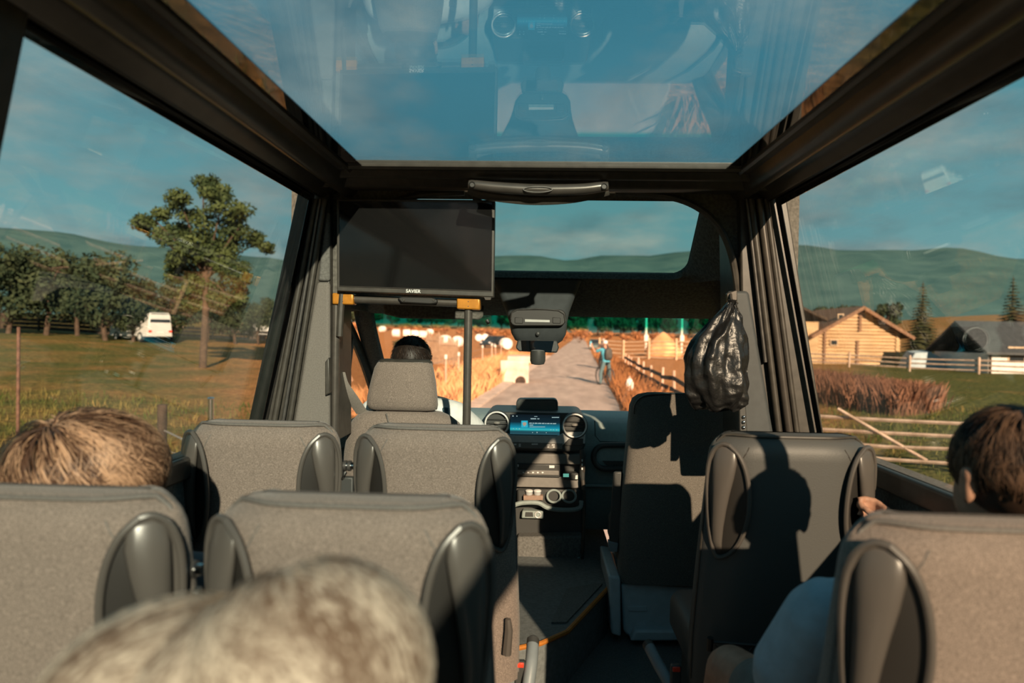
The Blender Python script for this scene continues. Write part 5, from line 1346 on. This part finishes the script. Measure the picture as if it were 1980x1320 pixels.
# ------------------------------------------------------------------ fences
M_WOODG = mat('weathered_wood', (0.40, 0.28, 0.21), 0.9, col2=(0.60, 0.44, 0.345), scale=5, stretch=(1, 1, 0.2), spec=0.15, bump=0.3, bscale=20)
M_WOODD = mat('dark_wood', (0.035, 0.024, 0.018), 0.85, col2=(0.085, 0.058, 0.042), scale=6, spec=0.2, bump=0.3, bscale=20)
M_WOODP = mat('pale_wood', (0.46, 0.32, 0.21), 0.85, col2=(0.60, 0.44, 0.30), scale=4, spec=0.15, bump=0.2, bscale=20)
def rail_fence(label, pts, post_h, rails, pr, rr, m, step=3.0, sag=0.0, rough=0.0, board=False, seed=3, post_m=None):
    r2 = random.Random(seed)
    pts = [Vector((p[0], p[1], gz(p[0], p[1]))) for p in pts]
    t = thing('fence', label, 'fence', pts[0])
    posts = []
    for a, b in zip(pts, pts[1:]):
        n = max(1, round((b - a).length / step))
        for i in range(n + (1 if b is pts[-1] else 0)):
            q = a.lerp(b, i / n); q.z = gz(q.x, q.y); posts.append(q)
    for q in posts:
        lean = Vector((r2.gauss(0, rough), r2.gauss(0, rough), 0))
        obj('post', MB().tube([q - Vector((0, 0, 0.2)), q + Vector((0, 0, post_h * r2.uniform(0.95, 1.08))) + lean], pr, 7), post_m or m, t)
    for a, b in zip(posts, posts[1:]):
        d = (b - a).normalized(); off = Vector((-d.y, d.x, 0)) * pr
        for h in rails:
            pa = a + off - d * 0.1 + Vector((0, 0, h + r2.gauss(0, rough * 0.5))); pb = b + off + d * 0.1 + Vector((0, 0, h + r2.gauss(0, rough * 0.5)))
            pm = pa.lerp(pb, 0.5) - Vector((0, 0, sag * r2.random()))
            if board: obj('board', MB().bar(pa, pb, 0.025, rr * 2), m, t)
            else: obj('rail', MB().tube([pa, pm, pb], [rr, rr * 0.92, rr * 0.8], 6), m, t)
    return t
f = rail_fence('weathered grey pole fence with sagging rails in the green pasture', [(2.7, 14.9), (4.75, 12.6), (6.75, 10.4), (10.5, 6.6)], 0.86, (0.20, 0.42, 0.60, 0.80), 0.040, 0.036, M_WOODG, 2.6, 0.05, 0.05, seed=8)
obj('brace', MB().tube([Vector((5.2, 12.05, 0.82)), Vector((6.2, 11.1, 0.12))], 0.03, 6), M_WOODG, f)
obj('brace', MB().tube([Vector((6.9, 10.5, 0.42)), Vector((7.9, 9.4, 0.15))], 0.03, 6), M_WOODD, f)
q0, q1, q2 = on(1540, 52), on(1760, 46), on(2050, 40)
rail_fence('brown three-rail fence running in front of the log cabin', [(q0.x, q0.y), (q1.x, q1.y), (q2.x, q2.y)], 1.05, (0.25, 0.55, 0.85), 0.07, 0.060, M_WOODG, 3.2, 0.03, 0.03, seed=9)
rail_fence('dark sagging board fence beside the roadside weeds', [(4.45, 16.0), (4.75, 24), (5.05, 33), (5.75, 46)], 0.95, (0.35, 0.72), 0.05, 0.075, M_WOODD, 2.7, 0.0, 0.08, board=True, seed=10, post_m=M_WOODG)
q0, q1 = on(1160, 64), on(1365, 56)
rail_fence('pale five-rail timber fence across the orange field', [(q0.x, q0.y), (q1.x, q1.y)], 1.75, (0.15, 0.5, 0.85, 1.2, 1.55), 0.09, 0.065, M_WOODP, 2.6, 0.03, 0.02, seed=12)
q0, q1 = on(-80, 49), on(300, 51)
rail_fence('black board fence behind the orchard trees', [(q0.x, q0.y), (q1.x, q1.y)], 1.35, (0.2, 0.5, 0.8, 1.1), 0.08, 0.13, M_WOODD, 3.0, 0, 0.02, board=True, seed=13)
q0, q1 = on(330, 55), on(560, 60)
rail_fence('low grey board fence beyond the tall tree', [(q0.x, q0.y), (q1.x, q1.y)], 1.1, (0.25, 0.55, 0.85), 0.08, 0.12, M_WOODG, 3.0, 0, 0.02, board=True, seed=14)
# picket panels left of the lane
def picket(label, pa, pb, n, h, seed):
    r2 = random.Random(seed); t = thing('picket_fence', label, 'fence', pa)
    for i in range(n):
        q = pa.lerp(pb, i / (n - 1)); q.z = gz(q.x, q.y); hh_ = h * r2.uniform(0.85, 1.12)
        d = (pb - pa).normalized(); w = (pb - pa).length / n * 0.42; x = d * w; th_ = Vector((-d.y, d.x, 0)) * 0.02
        o_ = [q - x - Vector((0, 0, 0.1)), q + x - Vector((0, 0, 0.1)), q + x + Vector((0, 0, hh_)), q + Vector((0, 0, hh_ + w * 1.2)), q - x + Vector((0, 0, hh_))]
        obj('picket', MB().prism(o_, th_), M_WOODP, t, smooth=0)
    for z in (0.35, h * 0.8):
        obj('rail', MB().bar(pa + Vector((0, 0.04, z)), pb + Vector((0, 0.04, z)), 0.03, 0.09), M_WOODG, t)
picket('narrow pale ragged picket panel beside the wider one', on(824, 43), on(848, 41), 7, 1.75, 1)
picket('wider pale picket panel next to the two large hay bales', on(852, 42), on(884, 40), 9, 1.45, 2)
# wire fence posts with white-painted tops along the lane
M_WIRE = mat('fence_wire', (0.35, 0.32, 0.29), 0.4, metal=0.7, var=0.1, scale=9)
wf_ = thing('wire_fence', 'row of thin grey posts with white tops and wire along the verge', 'fence', G(862, 760))
tops = []
for px, py0, py1 in ((862, 688, 760), (887, 683, 738), (907, 676, 716), (951, 665, 706), (933, 669, 709), (820, 700, 790), (958, 668, 702), (969, 664, 697)):
    b_ = G(px, py1); tp = P(px, py0, b_.y)
    p_ = obj('post', MB().tube([b_ - Vector((0, 0, 0.2)), tp], 0.036, 8), M_WOODG, wf_)
    obj('white_top', MB().tube([tp - Vector((0, 0, 0.10)), tp + Vector((0, 0, 0.05))], 0.055, 8), mat('white_paint', (0.72, 0.68, 0.62), 0.7, var=0.05, scale=20), p_)
    tops.append(tp)
tops.sort(key=lambda v: v.y)
for dz in (0.15, 0.5):
    obj('wire', MB().tube([v - Vector((0, 0, dz)) for v in tops], 0.008, 5), M_WIRE, wf_)
# posts close to the driver-side window
def near_post(name, label, px, py0, y, r_, m, cat='post'):
    tp = P(px, py0, y); b_ = Vector((tp.x, y, gz(tp.x, y)))
    t = thing(name, label, cat, b_)
    obj('shaft', MB().tube([b_ - Vector((0, 0, 0.2)), tp], r_, 10), m, t)
    return t, tp
t, tp1 = near_post('fence_post', 'short black wooden fence post with wire near the seat corner', 314, 782, 7.5, 0.052, M_WOODD)
obj('wire', MB().tube([tp1 - Vector((0, 0, 0.28)), P(372, 858, 7.2), P(470, 880, 8.0)], 0.012, 6), M_WIRE, t)
obj('wire', MB().tube([tp1 - Vector((0, 0, 0.5)), P(470, 920, 8.0)], 0.006, 6), M_WIRE, t)
t, tp2 = near_post('fence_post', 'silver metal fence post beside the black one', 408, 770, 8.0, 0.036, M_CHROME)
obj('cap', MB().ellipsoid(tp2, (0.042, 0.042, 0.02), 10, 6), M_CHROME, t)
near_post('rusty_rod', 'thin rusty steel rod standing in the meadow', 36, 632, 7.0, 0.018, mat('rust', (0.12, 0.06, 0.04), 0.8, var=0.3, scale=20), 'rod')
# tall slim poles beyond the timber fence
for px, y, h, lab in ((1249, 75, 5.4, 'slim white utility pole behind the timber fence'), (1318, 78, 5.2, 'slim white utility pole beyond the pale haystack')):
    b_ = on(px, y); t = thing('utility_pole', lab, 'pole', b_)
    obj('mast', MB().tube([b_, b_ + Vector((0, 0, h))], [0.13, 0.09], 10), mat('white_pole', (0.68, 0.62, 0.56), 0.7, var=0.08, scale=3), t)
    obj('box', MB().cbox(b_ + Vector((0, -0.15, 1.6)), (0.45, 0.3, 0.8)), mat('white_pole', (0.6, 0.6, 0.6)), t, bevel=0.03)
# ------------------------------------------------------------------ hay bales wrapped in white film
M_FILM = mat('white_film', (0.70, 0.66, 0.63), 0.45, var=0.06, scale=4, bump=0.2, bscale=9)
def bale(label):
    t = thing('hay_bale', label, 'hay bale', group='white wrapped hay bales in the field')
    prof = [(0.42, -0.62), (0.60, -0.60), (0.66, -0.52), (0.67, 0.0), (0.66, 0.52), (0.60, 0.60), (0.42, 0.62)]
    obj('wrapped_body', MB().lathe(prof, 22, Matrix.Translation((0, 0, 0.62)) @ Matrix.Rotation(R(90), 4, 'Y')), M_FILM, t, local=True)
    mb = MB()
    for x in (-0.3, 0.0, 0.3): mb.tube([Vector((x, 0.675 * math.cos(a), 0.62 + 0.675 * math.sin(a))) for a in [2 * math.pi * k / 22 for k in range(22)]], 0.012, 5, closed=True)
    obj('film_folds', mb, M_FILM, t, local=True)
    return t
b0 = None
far_lab = 'white wrapped hay bale far out in the orange field'
for k, (px, y, lab) in enumerate(((766, 112, far_lab), (786, 116, far_lab), (801, 116, far_lab), (816, 116, far_lab), (831, 150, far_lab), (739, 150, far_lab), (861, 82, 'large white wrapped hay bale behind the wider picket panel'), (885, 82, 'white wrapped hay bale behind the thin posts'), (926, 125, far_lab), (938, 130, far_lab), (978, 80, 'white wrapped hay bale above the concrete culvert'))):
    tt = bale(lab) if b0 is None else copy_tree(b0)
    if b0 is None: b0 = tt
    tt['label'] = lab; put(tt, on(px, y), 0.2 * k, 1.0)
# haystack under the fence line, white bag on the roadside fence
b_ = on(1282, 68); t = thing('haystack', 'pale pointed haystack behind the timber fence', 'haystack', b_)
mb = MB(); mb.lathe([(1.9, 0), (1.7, 0.7), (1.1, 1.5), (0.35, 2.15), (0.05, 2.35)], 16, Matrix.Translation(b_)); obj('hay', mb, M_STRAW, t)
mb = blades(260, lambda r: b_ + (lambda a, f: Vector((1.8 * (1 - f) * math.cos(a), 1.8 * (1 - f) * math.sin(a), 2.1 * f)))(r.uniform(0, 6.28), r.random()), 0.1, 0.35, 0.02, rnd); obj('loose_straw', mb, M_STRAW, t, smooth=0)
c = P(1217, 746, 24.5); t = thing('plastic_bag', 'crumpled white plastic bag caught on the dark roadside fence', 'bag', c)
obj('film', MB().ellipsoid(c, (0.14, 0.10, 0.24), 18, 14, fn=lambda d: 1 + 0.35 * mnoise.noise(d * 3) + 0.15 * mnoise.noise(d * 8)), M_FILM, t); obj('handle_loop', MB().tube([c + Vector((-0.05, 0, 0.2)), c + Vector((0, 0, 0.36)), c + Vector((0.06, 0, 0.2))], 0.02, 6), M_FILM, t)
# ------------------------------------------------------------------ concrete culvert
M_CONC = mat('weathered_concrete', (0.55, 0.46, 0.40), 0.9, var=0.22, scale=2.5, bump=0.3, bscale=10)
y = 27.5; c0, c1 = P(967, 735, y), P(1022, 735, y)
t = thing('culvert', 'pale concrete culvert with a dark round pipe mouth beside the kerb', 'culvert', (c0.x, y, -0.1))
obj('headwall', MB().box((c0.x, y, -0.15), (c1.x, y + 0.4, P(990, 697, y).z)), M_CONC, t, bevel=0.03)
obj('top_slab', MB().box((c0.x + 0.25, y + 0.4, P(990, 697, y).z - 0.1), (c1.x + 0.35, y + 2.2, P(990, 690, y).z + 0.02)), M_CONC, t, bevel=0.03)
obj('pipe_mouth', MB().lathe([(0.17, 0.05), (0.21, 0.05), (0.21, -0.2), (0.17, -0.2), (0.15, 0.0), (0.04, -0.05)], 20, Matrix.Translation((c1.x - 0.32, y - 0.02, 0.08)) @ Matrix.Rotation(R(90), 4, 'X')), M_WOODD, t)
# ------------------------------------------------------------------ log cabin
yc = 54.0; A0, A1 = on(1586, yc), on(1736, yc); zb = min(A0.z, A1.z) - 0.1
M_LOG = mat('honey_log', (0.46, 0.29, 0.155), 0.8, col2=(0.62, 0.42, 0.24), scale=1.5, stretch=(0.3, 1, 2), spec=0.2, bump=0.2, bscale=6)
M_ROOFW = mat('brown_shingle', (0.17, 0.085, 0.048), 0.9, col2=(0.27, 0.145, 0.085), scale=3, stretch=(3, 1, 1), bump=0.3, bscale=8)
t = thing('log_cabin', 'honey-coloured log cabin with a brown gable roof', 'cabin', (A0.x, yc, zb))
xl, xr = A0.x, A1.x; xm = (xl + xr) / 2; ze = P(1660, 640, yc).z; za = P(1660, 596, yc).z; Lc = 8.0
obj('core', MB().loft([[Vector((xl + 0.12, q, zb)), Vector((xr - 0.12, q, zb)), Vector((xr - 0.12, q, ze)), Vector((xm, q, za - 0.1)), Vector((xl + 0.12, q, ze))] for q in (yc + 0.14, yc + Lc)]), mat('dark_chinking', (0.10, 0.055, 0.03), 0.9, var=0.2, scale=4), t)
nl = 17
for i in range(nl):
    z = zb + 0.16 + i * (za - zb) / nl; r_ = (za - zb) / nl * 0.50
    hw = (xr - xl) / 2 if z < ze else (xr - xl) / 2 * max(0.06, (za - z) / (za - ze))
    over = 0.18 if z < ze else 0.0
    obj('log', MB().tube([Vector((xm - hw - over, yc + 0.1, z)), Vector((xm + hw + over, yc + 0.1, z))], r_, 8), M_LOG, t)
    if z < ze:
        obj('log', MB().tube([Vector((xr - 0.08, yc - 0.12, z + r_)), Vector((xr - 0.08, yc + Lc, z + r_))], r_, 8), M_LOG, t)
        for xx in (xl + 0.3, xm - 0.15):
            if not (xx > xl + 1 and z > zb + 1.9): obj('log_end', MB().tube([Vector((xx, yc - 0.16, z + r_)), Vector((xx, yc + 0.1, z + r_))], r_ * 0.95, 8), M_ROOFW, t)
    elif z < za - 0.4:
        obj('log_end', MB().tube([Vector((xm, yc - 0.16, z)), Vector((xm, yc + 0.1, z))], r_ * 0.95, 8), M_ROOFW, t)
for s in (-1, 1):
    xo = (xr - xl) / 2 + 0.9; zo = ze - 0.9 * (za - ze) / ((xr - xl) / 2)
    n_ = Vector((0, 0, 0.16))
    rfp = obj('roof_slope', MB().prism([Vector((xm, yc - 0.7, za)), Vector((xm + s * xo, yc - 0.7, zo)), Vector((xm + s * xo, yc + Lc + 0.5, zo)), Vector((xm, yc + Lc + 0.5, za))], n_), M_ROOFW, t, smooth=0)
    obj('barge_board', MB().bar(Vector((xm, yc - 0.72, za + 0.02)), Vector((xm + s * xo, yc - 0.72, zo + 0.02)), 0.06, 0.24), M_ROOFW, rfp)
for px, py, w_, h_ in ((1613, 662, 11, 8), (1626, 612, 8, 7)):
    wdw = obj('window', MB().pprism([(px - w_ / 2 - 2, py - h_ / 2 - 2), (px + w_ / 2 + 2, py - h_ / 2 - 2), (px + w_ / 2 + 2, py + h_ / 2 + 2), (px - w_ / 2 - 2, py + h_ / 2 + 2)], yc - 0.14, yc + 0.05), M_WOODP, t)
    obj('pane', MB().pprism([(px - w_ / 2, py - h_ / 2), (px + w_ / 2, py - h_ / 2), (px + w_ / 2, py + h_ / 2), (px - w_ / 2, py + h_ / 2)], yc - 0.17, yc - 0.1), mat('dark_pane', (0.02, 0.025, 0.03), 0.08, var=0.1, scale=3), wdw)
an = thing('plank_annex', 'lower plank-walled annex with dark roof beside the log cabin', 'shed', (xl - 2.2, yc, zb))
ax0, ax1 = P(1518, 660, yc).x, xl - 0.15; zt = P(1570, 622, yc).z
obj('core', MB().box((ax0, yc + 0.06, zb), (ax1, yc + 5, zt)), MATS['dark_chinking'], an)
nb = 16
for i in range(nb):
    x0 = ax0 + (ax1 - ax0) * i / nb; x1 = x0 + (ax1 - ax0) / nb * 0.92
    obj('plank', MB().box((x0, yc, zb), (x1, yc + 0.05, zt)), M_LOG, an, smooth=0)
obj('roof', MB().prism([Vector((ax0 - 0.6, yc - 0.6, P(1520, 578, yc).z)), Vector((ax1 + 0.5, yc - 0.6, zt + 0.05)), Vector((ax1 + 0.5, yc + 5.4, zt + 0.05)), Vector((ax0 - 0.6, yc + 5.4, P(1520, 578, yc).z))], (0, 0, 0.2)), M_WOODD, an, smooth=0)
# white house with a dark roof further along the fence
yh = 45.0; h0 = P(1912, 660, yh).x; zb = gz(h0 + 3, yh) - 0.2; zt = P(1940, 684, yh).z; zr = P(1940, 652, yh).z
t = thing('house', 'white house with a dark grey slate roof behind the three-rail fence', 'house', (h0 + 4, yh, zb))
obj('wall', MB().box((h0, yh, zb), (h0 + 9, yh + 6, zt)), mat('white_render', (0.72, 0.66, 0.62), 0.9, var=0.06, scale=2), t)
obj('roof', MB().loft([[Vector((x, q, z)) for q, z in ((yh - 0.5, zt - 0.05), (yh + 3, zr + 0.9), (yh + 6.5, zt - 0.05), (yh + 6.5, zt + 0.1), (yh + 3, zr + 1.1), (yh - 0.5, zt + 0.1))] for x in (h0 - 0.4, h0 + 9.4)]), mat('slate', (0.05, 0.052, 0.055), 0.7, var=0.2, scale=5), t, smooth=0)
for k in range(3):
    x = h0 + 1.2 + k * 2.6
    wdw = obj('window', MB().box((x, yh - 0.04, zb + 0.9), (x + 1.1, yh + 0.05, zb + 1.9)), M_WOODP, t); obj('pane', MB().box((x + 0.1, yh - 0.06, zb + 1.0), (x + 1.0, yh, zb + 1.8)), MATS['dark_pane'], wdw)
obj('downpipe', MB().tube([Vector((h0 + 0.1, yh - 0.08, zb)), Vector((h0 + 0.1, yh - 0.08, zt))], 0.06, 8), M_WOODD, t)
b_ = on(1788, 50); t = thing('tarpaulin', 'pale blue tarpaulin over a low heap behind the three-rail fence', 'tarpaulin', b_)
obj('sheet', MB().loft([[b_ + Vector((x, q, z)) for q, z in ((-0.8, 0), (-0.5, hh_), (0.7, hh_ * 1.1), (1.0, 0))] for x, hh_ in ((-1.3, 0.5), (-0.9, 1.1), (0.2, 1.2), (0.9, 0.8), (1.4, 0.3))]), mat('tarp', (0.35, 0.42, 0.46), 0.6, var=0.1, scale=3), t)
obj('edge_rope', MB().tube([b_ + Vector((x, -0.82, 0.05)) for x in (-1.3, 0, 1.4)], 0.03, 6), M_WOODG, t)

# ------------------------------------------------------------------ cars
def car(label, loc, yaw, paint, van=False, L=4.2, Wd=1.75, H=1.5):
    t = thing('car', label, 'car', loc, yaw)
    if van: prof = [(-L / 2, 0.35), (-L / 2, H * 0.9), (-L / 2 + 0.15, H), (L * 0.18, H), (L * 0.33, H * 0.62), (L / 2 - 0.05, H * 0.52), (L / 2, 0.35)]
    else: prof = [(-L / 2, 0.35), (-L / 2 + 0.02, 0.85), (-L * 0.38, 0.95), (-L * 0.26, H), (L * 0.12, H), (L * 0.26, 0.95), (L / 2 - 0.1, 0.78), (L / 2, 0.5), (L / 2, 0.3)]
    def sec(w): return [Vector((w * (1.0 if z < 1.0 else 1.0 - 0.22 * (z - 0.95)), y, z)) for y, z in prof]
    body = obj('body', MB().loft([sec(-Wd / 2), sec(-Wd / 2 + 0.06), sec(Wd / 2 - 0.06), sec(Wd / 2)]), paint, t, local=True, bevel=0.04)
    gm = MATS['dark_pane']
    zt_ = H - 0.08; zb_ = 0.98 if not van else H * 0.66
    yr0, yr1 = (-L * 0.375, -L * 0.275) if not van else (-L / 2 - 0.005, -L / 2 + 0.10)
    obj('rear_glass', MB().prism([Vector((-Wd * 0.40, yr0, zb_)), Vector((Wd * 0.40, yr0, zb_)), Vector((Wd * 0.34, yr1, zt_)), Vector((-Wd * 0.34, yr1, zt_))], (0, -0.03, 0.02)), gm, body, local=True, smooth=0)
    obj('front_glass', MB().prism([Vector((-Wd * 0.40, L * 0.25 if not van else L * 0.325, zb_)), Vector((Wd * 0.40, L * 0.25 if not van else L * 0.325, zb_)), Vector((Wd * 0.34, L * 0.13 if not van else L * 0.19, zt_)), Vector((-Wd * 0.34, L * 0.13 if not van else L * 0.19, zt_))], (0, 0.03, 0.02)), gm, body, local=True, smooth=0)
    for s in (-1, 1):
        obj('side_glass', MB().prism([Vector((s * Wd * 0.49, -L * 0.30, zb_)), Vector((s * Wd * 0.49, L * 0.20, zb_)), Vector((s * Wd * 0.44, L * 0.10, zt_)), Vector((s * Wd * 0.44, -L * 0.24, zt_))], (s * 0.03, 0, 0)), gm, body, local=True, smooth=0)
        for yy_ in (-L * 0.31, L * 0.31):
            wh = obj('wheel', MB().lathe([(0.20, -0.1), (0.32, -0.1), (0.33, 0.0), (0.32, 0.1), (0.20, 0.1)], 18, Matrix.Translation((s * (Wd / 2 - 0.09), yy_, 0.33)) @ Matrix.Rotation(R(90), 4, 'Y')), M_DASHB, t, local=True)
            obj('hub', MB().lathe([(0.19, -0.105), (0.19, 0.105)], 12, Matrix.Translation((s * (Wd / 2 - 0.09), yy_, 0.33)) @ Matrix.Rotation(R(90), 4, 'Y')), M_SILV, wh, local=True)
        obj('tail_light', MB().cbox((s * Wd * 0.40, -L / 2 - 0.01, 0.72), (0.22, 0.06, 0.14)), M_RED, body, local=True, bevel=0.01)
        obj('headlight', MB().cbox((s * Wd * 0.38, L / 2 - 0.03, 0.66), (0.26, 0.08, 0.14)), M_WHITEP, body, local=True, bevel=0.01)
    obj('number_plate', MB().cbox((0, -L / 2 - 0.02, 0.62), (0.48, 0.02, 0.11)), M_WHITEP, body, local=True)
    return t
pg = mat('grey_green_paint', (0.10, 0.13, 0.12), 0.25, metal=0.3, coat=0.6, var=0.05, scale=4); pd = mat('dark_paint', (0.025, 0.028, 0.03), 0.22, metal=0.3, coat=0.6, var=0.05, scale=4); pw_ = mat('white_paint_car', (0.62, 0.62, 0.60), 0.3, coat=0.6, var=0.04, scale=4)
car('grey-green car coming along the lane beyond the cyclists', on(1152, 92), R(176), pg)
car('dark car parked in the orange field among the hay bales', on(956, 88), R(150), pd)
car('white van parked by the orchard trees', on(272, 47), R(60), pw_, True, 4.8, 1.8, 2.0)
car('white van parked beyond the low grey board fence', on(525, 64), R(80), pw_, True, 4.8, 1.8, 2.0)

# ------------------------------------------------------------------ cyclists
def tube_ring(mb, c, r_, tr, axis='X', n=28):
    mb.tube([c + Vector((0, r_ * math.cos(a), r_ * math.sin(a))) for a in [2 * math.pi * k / n for k in range(n)]], tr, 6, closed=True, up=(1, 0, 0))
def bicycle(label, loc, yaw):
    t = thing('bicycle', label, 'bicycle', loc, yaw)
    for yy_ in (-0.52, 0.52):
        mb = MB(); c = Vector((0, yy_, 0.35)); tube_ring(mb, c, 0.325, 0.024)
        w = obj('wheel', mb, M_DASHB, t, local=True)
        mb = MB()
        for k in range(12):
            a = 2 * math.pi * k / 12; mb.tube([c, c + Vector((0, 0.31 * math.cos(a), 0.31 * math.sin(a)))], 0.003, 4)
        mb.ellipsoid(c, (0.04, 0.03, 0.03), 8, 6); obj('spokes', mb, M_CHROME, w, local=True)
    mb = MB(); bb, st, hd2, rw, fw = Vector((0, -0.08, 0.30)), Vector((0, -0.22, 0.80)), Vector((0, 0.36, 0.82)), Vector((0, -0.52, 0.35)), Vector((0, 0.52, 0.35))
    for a, b in ((bb, st), (bb, hd2), (st, hd2), (bb, rw), (st, rw), (hd2, fw), (hd2, Vector((0, 0.33, 1.02)))): mb.tube([a, b], 0.018, 7)
    obj('frame', mb, M_DASHB, t, local=True)
    obj('handlebar', MB().tube([(-0.30, 0.28, 1.03), (-0.12, 0.34, 1.02), (0.12, 0.34, 1.02), (0.30, 0.28, 1.03)], 0.016, 7), M_DASHB, t, local=True)
    obj('saddle', MB().ellipsoid((0, -0.25, 0.90), (0.07, 0.14, 0.035), 12, 8), M_DASHB, t, local=True)
    obj('crank', MB().tube([(0.1, -0.2, 0.2), (0.06, -0.08, 0.30), (-0.06, -0.08, 0.30), (-0.1, 0.04, 0.40)], 0.012, 6), M_CHROME, t, local=True)
    return t
def cyclist(label, loc, yaw, top_c, leg_c, hat_c, arm_up=True):
    """standing astride, feet on the ground, facing +Y before turning"""
    t = thing('person', label, 'person', loc, yaw)
    hp, ch, nk, hd_ = Vector((0, -0.05, 0.95)), Vector((0, 0.02, 1.28)), Vector((0, 0.03, 1.50)), Vector((0, 0.06, 1.66))
    sl_, sr_ = Vector((-0.19, 0.02, 1.42)), Vector((0.19, 0.02, 1.42))
    if arm_up: el_, wl_ = Vector((-0.34, 0.26, 1.32)), Vector((-0.40, 0.42, 1.56))
    else: el_, wl_ = Vector((-0.30, 0.14, 1.18)), Vector((-0.26, 0.36, 1.06))
    er_, wr_ = Vector((0.32, 0.14, 1.18)), Vector((0.27, 0.36, 1.08))
    legs = [[(Vector((s * 0.09, -0.05, 0.92)), 0.085), (Vector((s * 0.20, 0.02, 0.50)), 0.060), (Vector((s * 0.24, -0.03, 0.10)), 0.042)] for s in (-1, 1)]
    def torso(mb, k):
        mb.ellipsoid(hp, (0.165 * k, 0.12 * k, 0.12 * k), 16, 10); mb.ellipsoid(hp.lerp(ch, 0.5), (0.145 * k, 0.105 * k, 0.17 * k), 16, 10); mb.ellipsoid(ch, (0.175 * k, 0.12 * k, 0.15 * k), 16, 10)
        for s in (sl_, sr_): capsule(mb, ch + Vector((0, 0, 0.1)), s, 0.075 * k, 0.062 * k)
    mb = MB(); torso(mb, 1.0); capsule(mb, ch + Vector((0, 0, 0.12)), hd_ - Vector((0, 0, 0.06)), 0.06, 0.052); head_geo(mb, hd_)
    for s, e, w in ((sl_, el_, wl_), (sr_, er_, wr_)): chain(mb, [(s, 0.052), (e, 0.042), (w, 0.030)])
    hand_geo(mb, wl_, (0.1, 0.4, 0.9) if arm_up else (0, 1, -0.3), (0, -1, 0.4) if arm_up else (0, 0.3, 1), 1, 0.6); hand_geo(mb, wr_, (0, 1, -0.3), (0, 0.3, 1), -1, 0.8)
    for lg in legs: chain(mb, lg)
    inv_off = Matrix.Translation(Vector(loc)) @ Matrix.Rotation(yaw, 4, 'Z')
    def W_(mb): mb.v = [inv_off @ v for v in mb.v]; return mb
    flesh('body', W_(mb), M_SKIN, t, 0.014, 2)
    mb = MB(); torso(mb, 1.10)
    for s, e in ((sl_, el_), (sr_, er_)): chain(mb, [(s, 0.070), (s.lerp(e, 0.65), 0.066)])
    flesh('shirt', W_(mb), top_c, t, 0.018, 2)
    mb = MB(); mb.ellipsoid(hp - Vector((0, 0, 0.03)), (0.175, 0.13, 0.11), 16, 10)
    for lg in legs: chain(mb, [(p, r_ * 1.18) for p, r_ in lg])
    flesh('trousers', W_(mb), leg_c, t, 0.018, 2)
    for s in (-1, 1):
        mb = MB(); mb.ellipsoid((s * 0.25, 0.03, 0.05), (0.05, 0.14, 0.05), 12, 8); obj('shoe', W_(mb), M_DASHB, t)
    mb = MB(); mb.ellipsoid(hd_ + Vector((0, -0.015, 0.045)), (0.092, 0.11, 0.085), 16, 10); obj('cap', W_(mb), hat_c, t)
    return t, inv_off, wl_
jeans = mat('jeans', (0.07, 0.13, 0.15), 0.85, var=0.15, scale=20)
loc = G(1170, 744); loc.z = gz(loc.x, loc.y); YAW = R(28)
t, mw_, wl_ = cyclist('cyclist in a turquoise shirt and white cap holding a phone up beside the lane', loc, YAW, mat('turquoise_shirt', (0.06, 0.30, 0.42), 0.8, var=0.1, scale=20), jeans, M_WHITEP)
hh_ = mw_ @ (wl_ + Vector((0.0, 0.07, 0.10)))
ph = thing('mobile_phone', 'tiny phone in the raised hand of the turquoise cyclist', 'phone', hh_)
obj('casing', MB().cbox(hh_, (0.075, 0.012, 0.15)), M_DASHB, ph, bevel=0.004); obj('display', MB().cbox(hh_ + Vector((0, -0.008, 0)), (0.066, 0.004, 0.13)), M_LITB, ph)
bp_c = mw_ @ Vector((0, -0.19, 1.26))
bk_ = thing('backpack', 'dark backpack worn by the turquoise cyclist', 'backpack', bp_c, YAW)
obj('sack', MB().loft([[Vector((x, y, z)) for x, y in rrect(-w_, -d_, w_, d_ * 0.9, 0.04, 3)] for z, w_, d_ in ((-0.24, 0.11, 0.07), (-0.20, 0.14, 0.095), (0, 0.15, 0.10), (0.16, 0.13, 0.08), (0.22, 0.08, 0.05))]), mat('backpack_nylon', (0.05, 0.05, 0.045), 0.7, var=0.2, scale=30), bk_, local=True, smooth=60)
obj('front_pocket', MB().cbox((0, -0.11, -0.08), (0.2, 0.06, 0.18)), MATS['backpack_nylon'], bk_, local=True, bevel=0.02)
for s in (-1, 1): obj('strap', MB().tube([Vector((s * 0.09, 0.08, 0.2)), Vector((s * 0.11, 0.22, 0.24)), Vector((s * 0.12, 0.36, 0.1))], 0.018, 6), MATS['backpack_nylon'], bk_, local=True)
bicycle('black bicycle between the legs of the turquoise cyclist', loc + Vector((-0.02, 0.0, 0)), YAW + R(-8))
loc2 = on(1167, 40); loc2.z = gz(loc2.x, loc2.y)
cyclist('cyclist in a dark top and helmet waiting behind the turquoise one', loc2, R(170), mat('dark_top', (0.06, 0.045, 0.04), 0.8, var=0.1, scale=20), mat('black_tights', (0.02, 0.02, 0.02), 0.7, var=0.1, scale=20), mat('grey_helmet', (0.35, 0.33, 0.31), 0.4, var=0.05, scale=20), False)
bicycle('bicycle of the helmeted cyclist', loc2, R(165))
